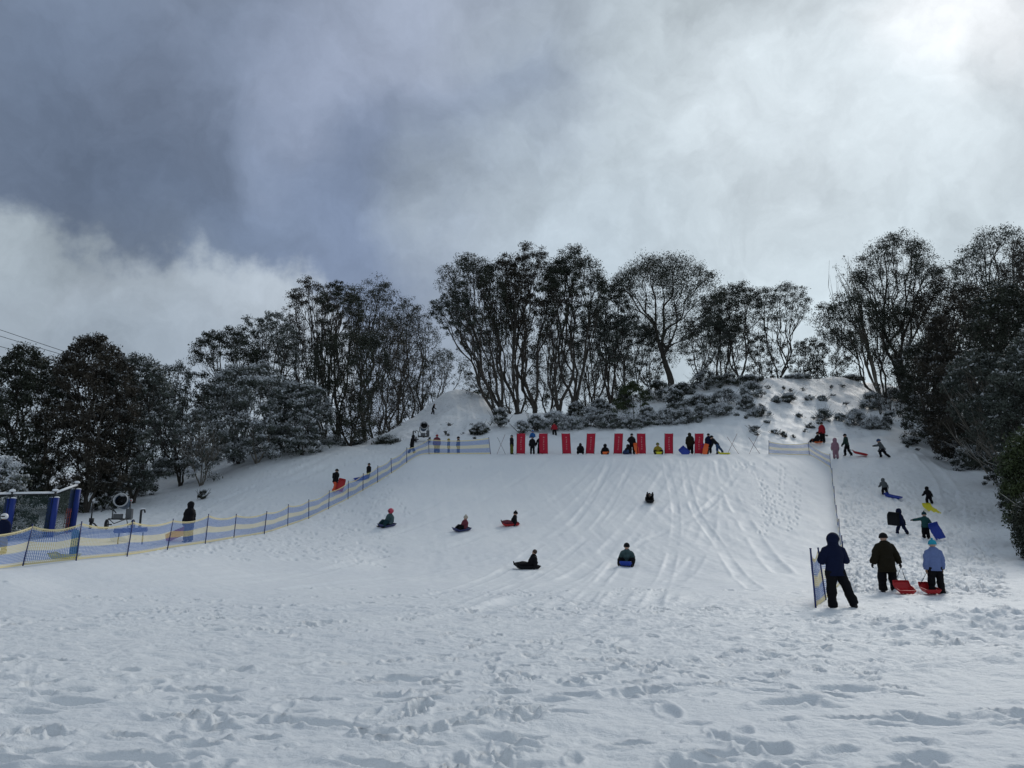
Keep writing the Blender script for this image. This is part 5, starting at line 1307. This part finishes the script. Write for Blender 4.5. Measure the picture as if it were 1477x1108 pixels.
# overhead cables, upper left
CAB = mat('black_cable', (.03, .03, .035), .6)
for (y0, y1, x1, lb) in ((470, 494, 60, 'uppermost of the three overhead cables at the left edge'), (476, 497, 55, 'middle overhead cable at the left edge'), (487, 505, 45, 'lowest of the three overhead cables at the left edge')):
    a = at_depth(-500, y0 - (y1-y0)*7.5, 56); b = at_depth(x1+60, y1+22, 56)
    mb = MB(); mb.tube([(a.lerp(b, t) - Vector((0, 0, 1.0*4*t*(1-t)*.3))) - a for t in [q/10 for q in range(11)]], .022, 6)
    o = mb.build('overhead_cable', CAB); o.location = a; tag(o, lb, 'cable', 'overhead cables')

# ------------------------------------------------------------------ sky and light
w = bpy.data.worlds.new('World'); scene.world = w; w.use_nodes = True
nt = w.node_tree; N = nt.nodes; L = nt.links
bg = N['Background']; bg.inputs['Strength'].default_value = .1
SUN = ray(1350, -40).normalized()
el = math.asin(SUN.z); az = math.atan2(SUN.x, SUN.y)
sky = N.new('ShaderNodeTexSky'); sky.sky_type = 'NISHITA'; sky.sun_disc = False; sky.sun_elevation = el; sky.sun_rotation = az; sky.altitude = 1700
tc = N.new('ShaderNodeTexCoord')
def noise(scale, det, rough, vec, dist=0):
    n = N.new('ShaderNodeTexNoise'); n.inputs['Scale'].default_value = scale; n.inputs['Detail'].default_value = det; n.inputs['Roughness'].default_value = rough; n.inputs['Distortion'].default_value = dist
    L.new(vec, n.inputs['Vector']); return n
def vm(op, a, b=None, s=None):
    n = N.new('ShaderNodeVectorMath'); n.operation = op
    L.new(a, n.inputs[0])
    if b is not None:
        if isinstance(b, (tuple, Vector)): n.inputs[1].default_value = tuple(b)
        else: L.new(b, n.inputs[1])
    if s is not None: n.inputs['Scale'].default_value = s
    return n
D0 = tc.outputs['Generated']
def warp(scale, amt, det=5):
    n = noise(scale, det, .55, D0); c = vm('SUBTRACT', n.outputs['Color'], (.5, .5, .5)); s = vm('SCALE', c.outputs[0], s=amt)
    return vm('ADD', D0, s.outputs[0]).outputs[0]
W1 = warp(2.6, .34); W2 = warp(6.0, .22, 9)
col = None
def solid(c):
    r_ = N.new('ShaderNodeRGB'); r_.outputs[0].default_value = (*c, 1); return r_.outputs[0]
def blob(cur, px, py, rad, soft, c, amt=1.0, wv=None):
    d = ray(px, py).normalized()
    dt = N.new('ShaderNodeVectorMath'); dt.operation = 'DOT_PRODUCT'; nn = vm('NORMALIZE', wv if wv is not None else W1); L.new(nn.outputs[0], dt.inputs[0]); dt.inputs[1].default_value = d
    ac = N.new('ShaderNodeMath'); ac.operation = 'ARCCOSINE'; L.new(dt.outputs['Value'], ac.inputs[0])
    mr = N.new('ShaderNodeMapRange'); mr.interpolation_type = 'SMOOTHSTEP'
    mr.inputs['From Min'].default_value = R(rad+soft); mr.inputs['From Max'].default_value = R(max(.1, rad-soft)); mr.inputs['To Max'].default_value = amt
    L.new(ac.outputs[0], mr.inputs['Value'])
    mx = N.new('ShaderNodeMix'); mx.data_type = 'RGBA'; L.new(mr.outputs[0], mx.inputs['Factor']); L.new(cur, mx.inputs['A']); mx.inputs['B'].default_value = (*c, 1)
    return mx.outputs['Result']
cur = solid((.275, .315, .36))
cur = blob(cur, 1250, 250, 26, 16, (.40, .455, .485))
cur = blob(cur, 1550, 380, 20, 10, (.42, .475, .50), .8)
cur = blob(cur, 60, -60, 30, 12, (.205, .232, .295), .9)
cur = blob(cur, 420, 20, 15, 9, (.26, .29, .35), .75)
cur = blob(cur, 100, 200, 14, 9, (.115, .148, .210), .85)
cur = blob(cur, 350, 260, 12, 8, (.125, .160, .228), .85)
cur = blob(cur, 260, 110, 5, 5, (.17, .20, .265), .5, W2)
cur = blob(cur, 430, 170, 4, 4, (.18, .21, .28), .5, W2)
cur = blob(cur, 520, 100, 6, 5, (.235, .265, .34), .6, W2)
for (bx_, by_, br_) in ((480, 345, 4), (540, 285, 4.2), (600, 235, 4.4), (670, 195, 3.6), (745, 150, 3.6), (820, 120, 3), (540, 380, 3.6), (800, 175, 2.4)):
    cur = blob(cur, bx_, by_, br_, 3.4, (.145, .18, .255), .72, W2)
cur = blob(cur, 720, 270, 6, 4, (.40, .455, .50), .6, W2)
cur = blob(cur, 820, 320, 6, 5, (.31, .36, .40), .5, W2)
cur = blob(cur, 960, 200, 8, 7, (.44, .49, .52), .6, W2)
cur = blob(cur, 20, 545, 9.6, .9, (.345, .39, .42), .95, W2)
cur = blob(cur, 230, 560, 9.6, .9, (.36, .40, .435), .95, W2)
cur = blob(cur, 385, 510, 6.6, .9, (.37, .41, .45), .95, W2)
cur = blob(cur, 180, 620, 11, 5.0, (.25, .29, .335), .8, W2)
cur = blob(cur, 1330, -30, 11, 13, (.54, .58, .60), .8)
cur = blob(cur, 1340, -50, 2, 5, (.80, .81, .82), .9)
# billow contrast
nz = noise(4.2, 9, .6, W2); mr = N.new('ShaderNodeMapRange'); mr.inputs['From Min'].default_value = .3; mr.inputs['From Max'].default_value = .7; mr.inputs['To Min'].default_value = .70; mr.inputs['To Max'].default_value = 1.27; L.new(nz.outputs['Fac'], mr.inputs['Value'])
nz2 = noise(1.3, 5, .5, D0); mr2 = N.new('ShaderNodeMapRange'); mr2.inputs['From Min'].default_value = .35; mr2.inputs['From Max'].default_value = .65; mr2.inputs['To Min'].default_value = .92; mr2.inputs['To Max'].default_value = 1.08; L.new(nz2.outputs['Fac'], mr2.inputs['Value'])
mm = N.new('ShaderNodeMath'); mm.operation = 'MULTIPLY'; L.new(mr.outputs[0], mm.inputs[0]); L.new(mr2.outputs[0], mm.inputs[1])
CLOUD_GAIN = 10.0
m10 = N.new('ShaderNodeMath'); m10.operation = 'MULTIPLY'; m10.inputs[1].default_value = CLOUD_GAIN; L.new(mm.outputs[0], m10.inputs[0])
cs = vm('SCALE', vm('MULTIPLY', cur, (.975, .995, 1.01)).outputs[0]); L.new(m10.outputs[0], cs.inputs['Scale'])
mx = N.new('ShaderNodeMix'); mx.data_type = 'RGBA'; mx.inputs['Factor'].default_value = .94
L.new(sky.outputs[0], mx.inputs['A']); L.new(cs.outputs[0], mx.inputs['B']); L.new(mx.outputs['Result'], bg.inputs['Color'])

sl_ = bpy.data.lights.new('sun', 'SUN'); sl_.energy = .95; sl_.angle = R(14); sl_.color = (1, .96, .9)
so = bpy.data.objects.new('sun', sl_); link(so); so.rotation_euler = SUN.to_track_quat('Z', 'Y').to_euler(); so.location = (20, 30, 40)

# ------------------------------------------------------------------ camera
cam = bpy.data.cameras.new('camera'); co = bpy.data.objects.new('camera', cam); link(co)
co.location = (0, 0, CZ); co.rotation_euler = (math.pi/2 + PITCH, 0, 0)
cam.sensor_width = 36; cam.lens = 36*F/PW; cam.clip_end = 3000; cam.clip_start = .05
scene.camera = co
scene.view_settings.view_transform = 'Standard'; scene.view_settings.look = 'None'; scene.view_settings.exposure = .38; scene.view_settings.gamma = 1
scene.render.film_transparent = False
scene.cycles.max_bounces = 6; scene.cycles.transparent_max_bounces = 24
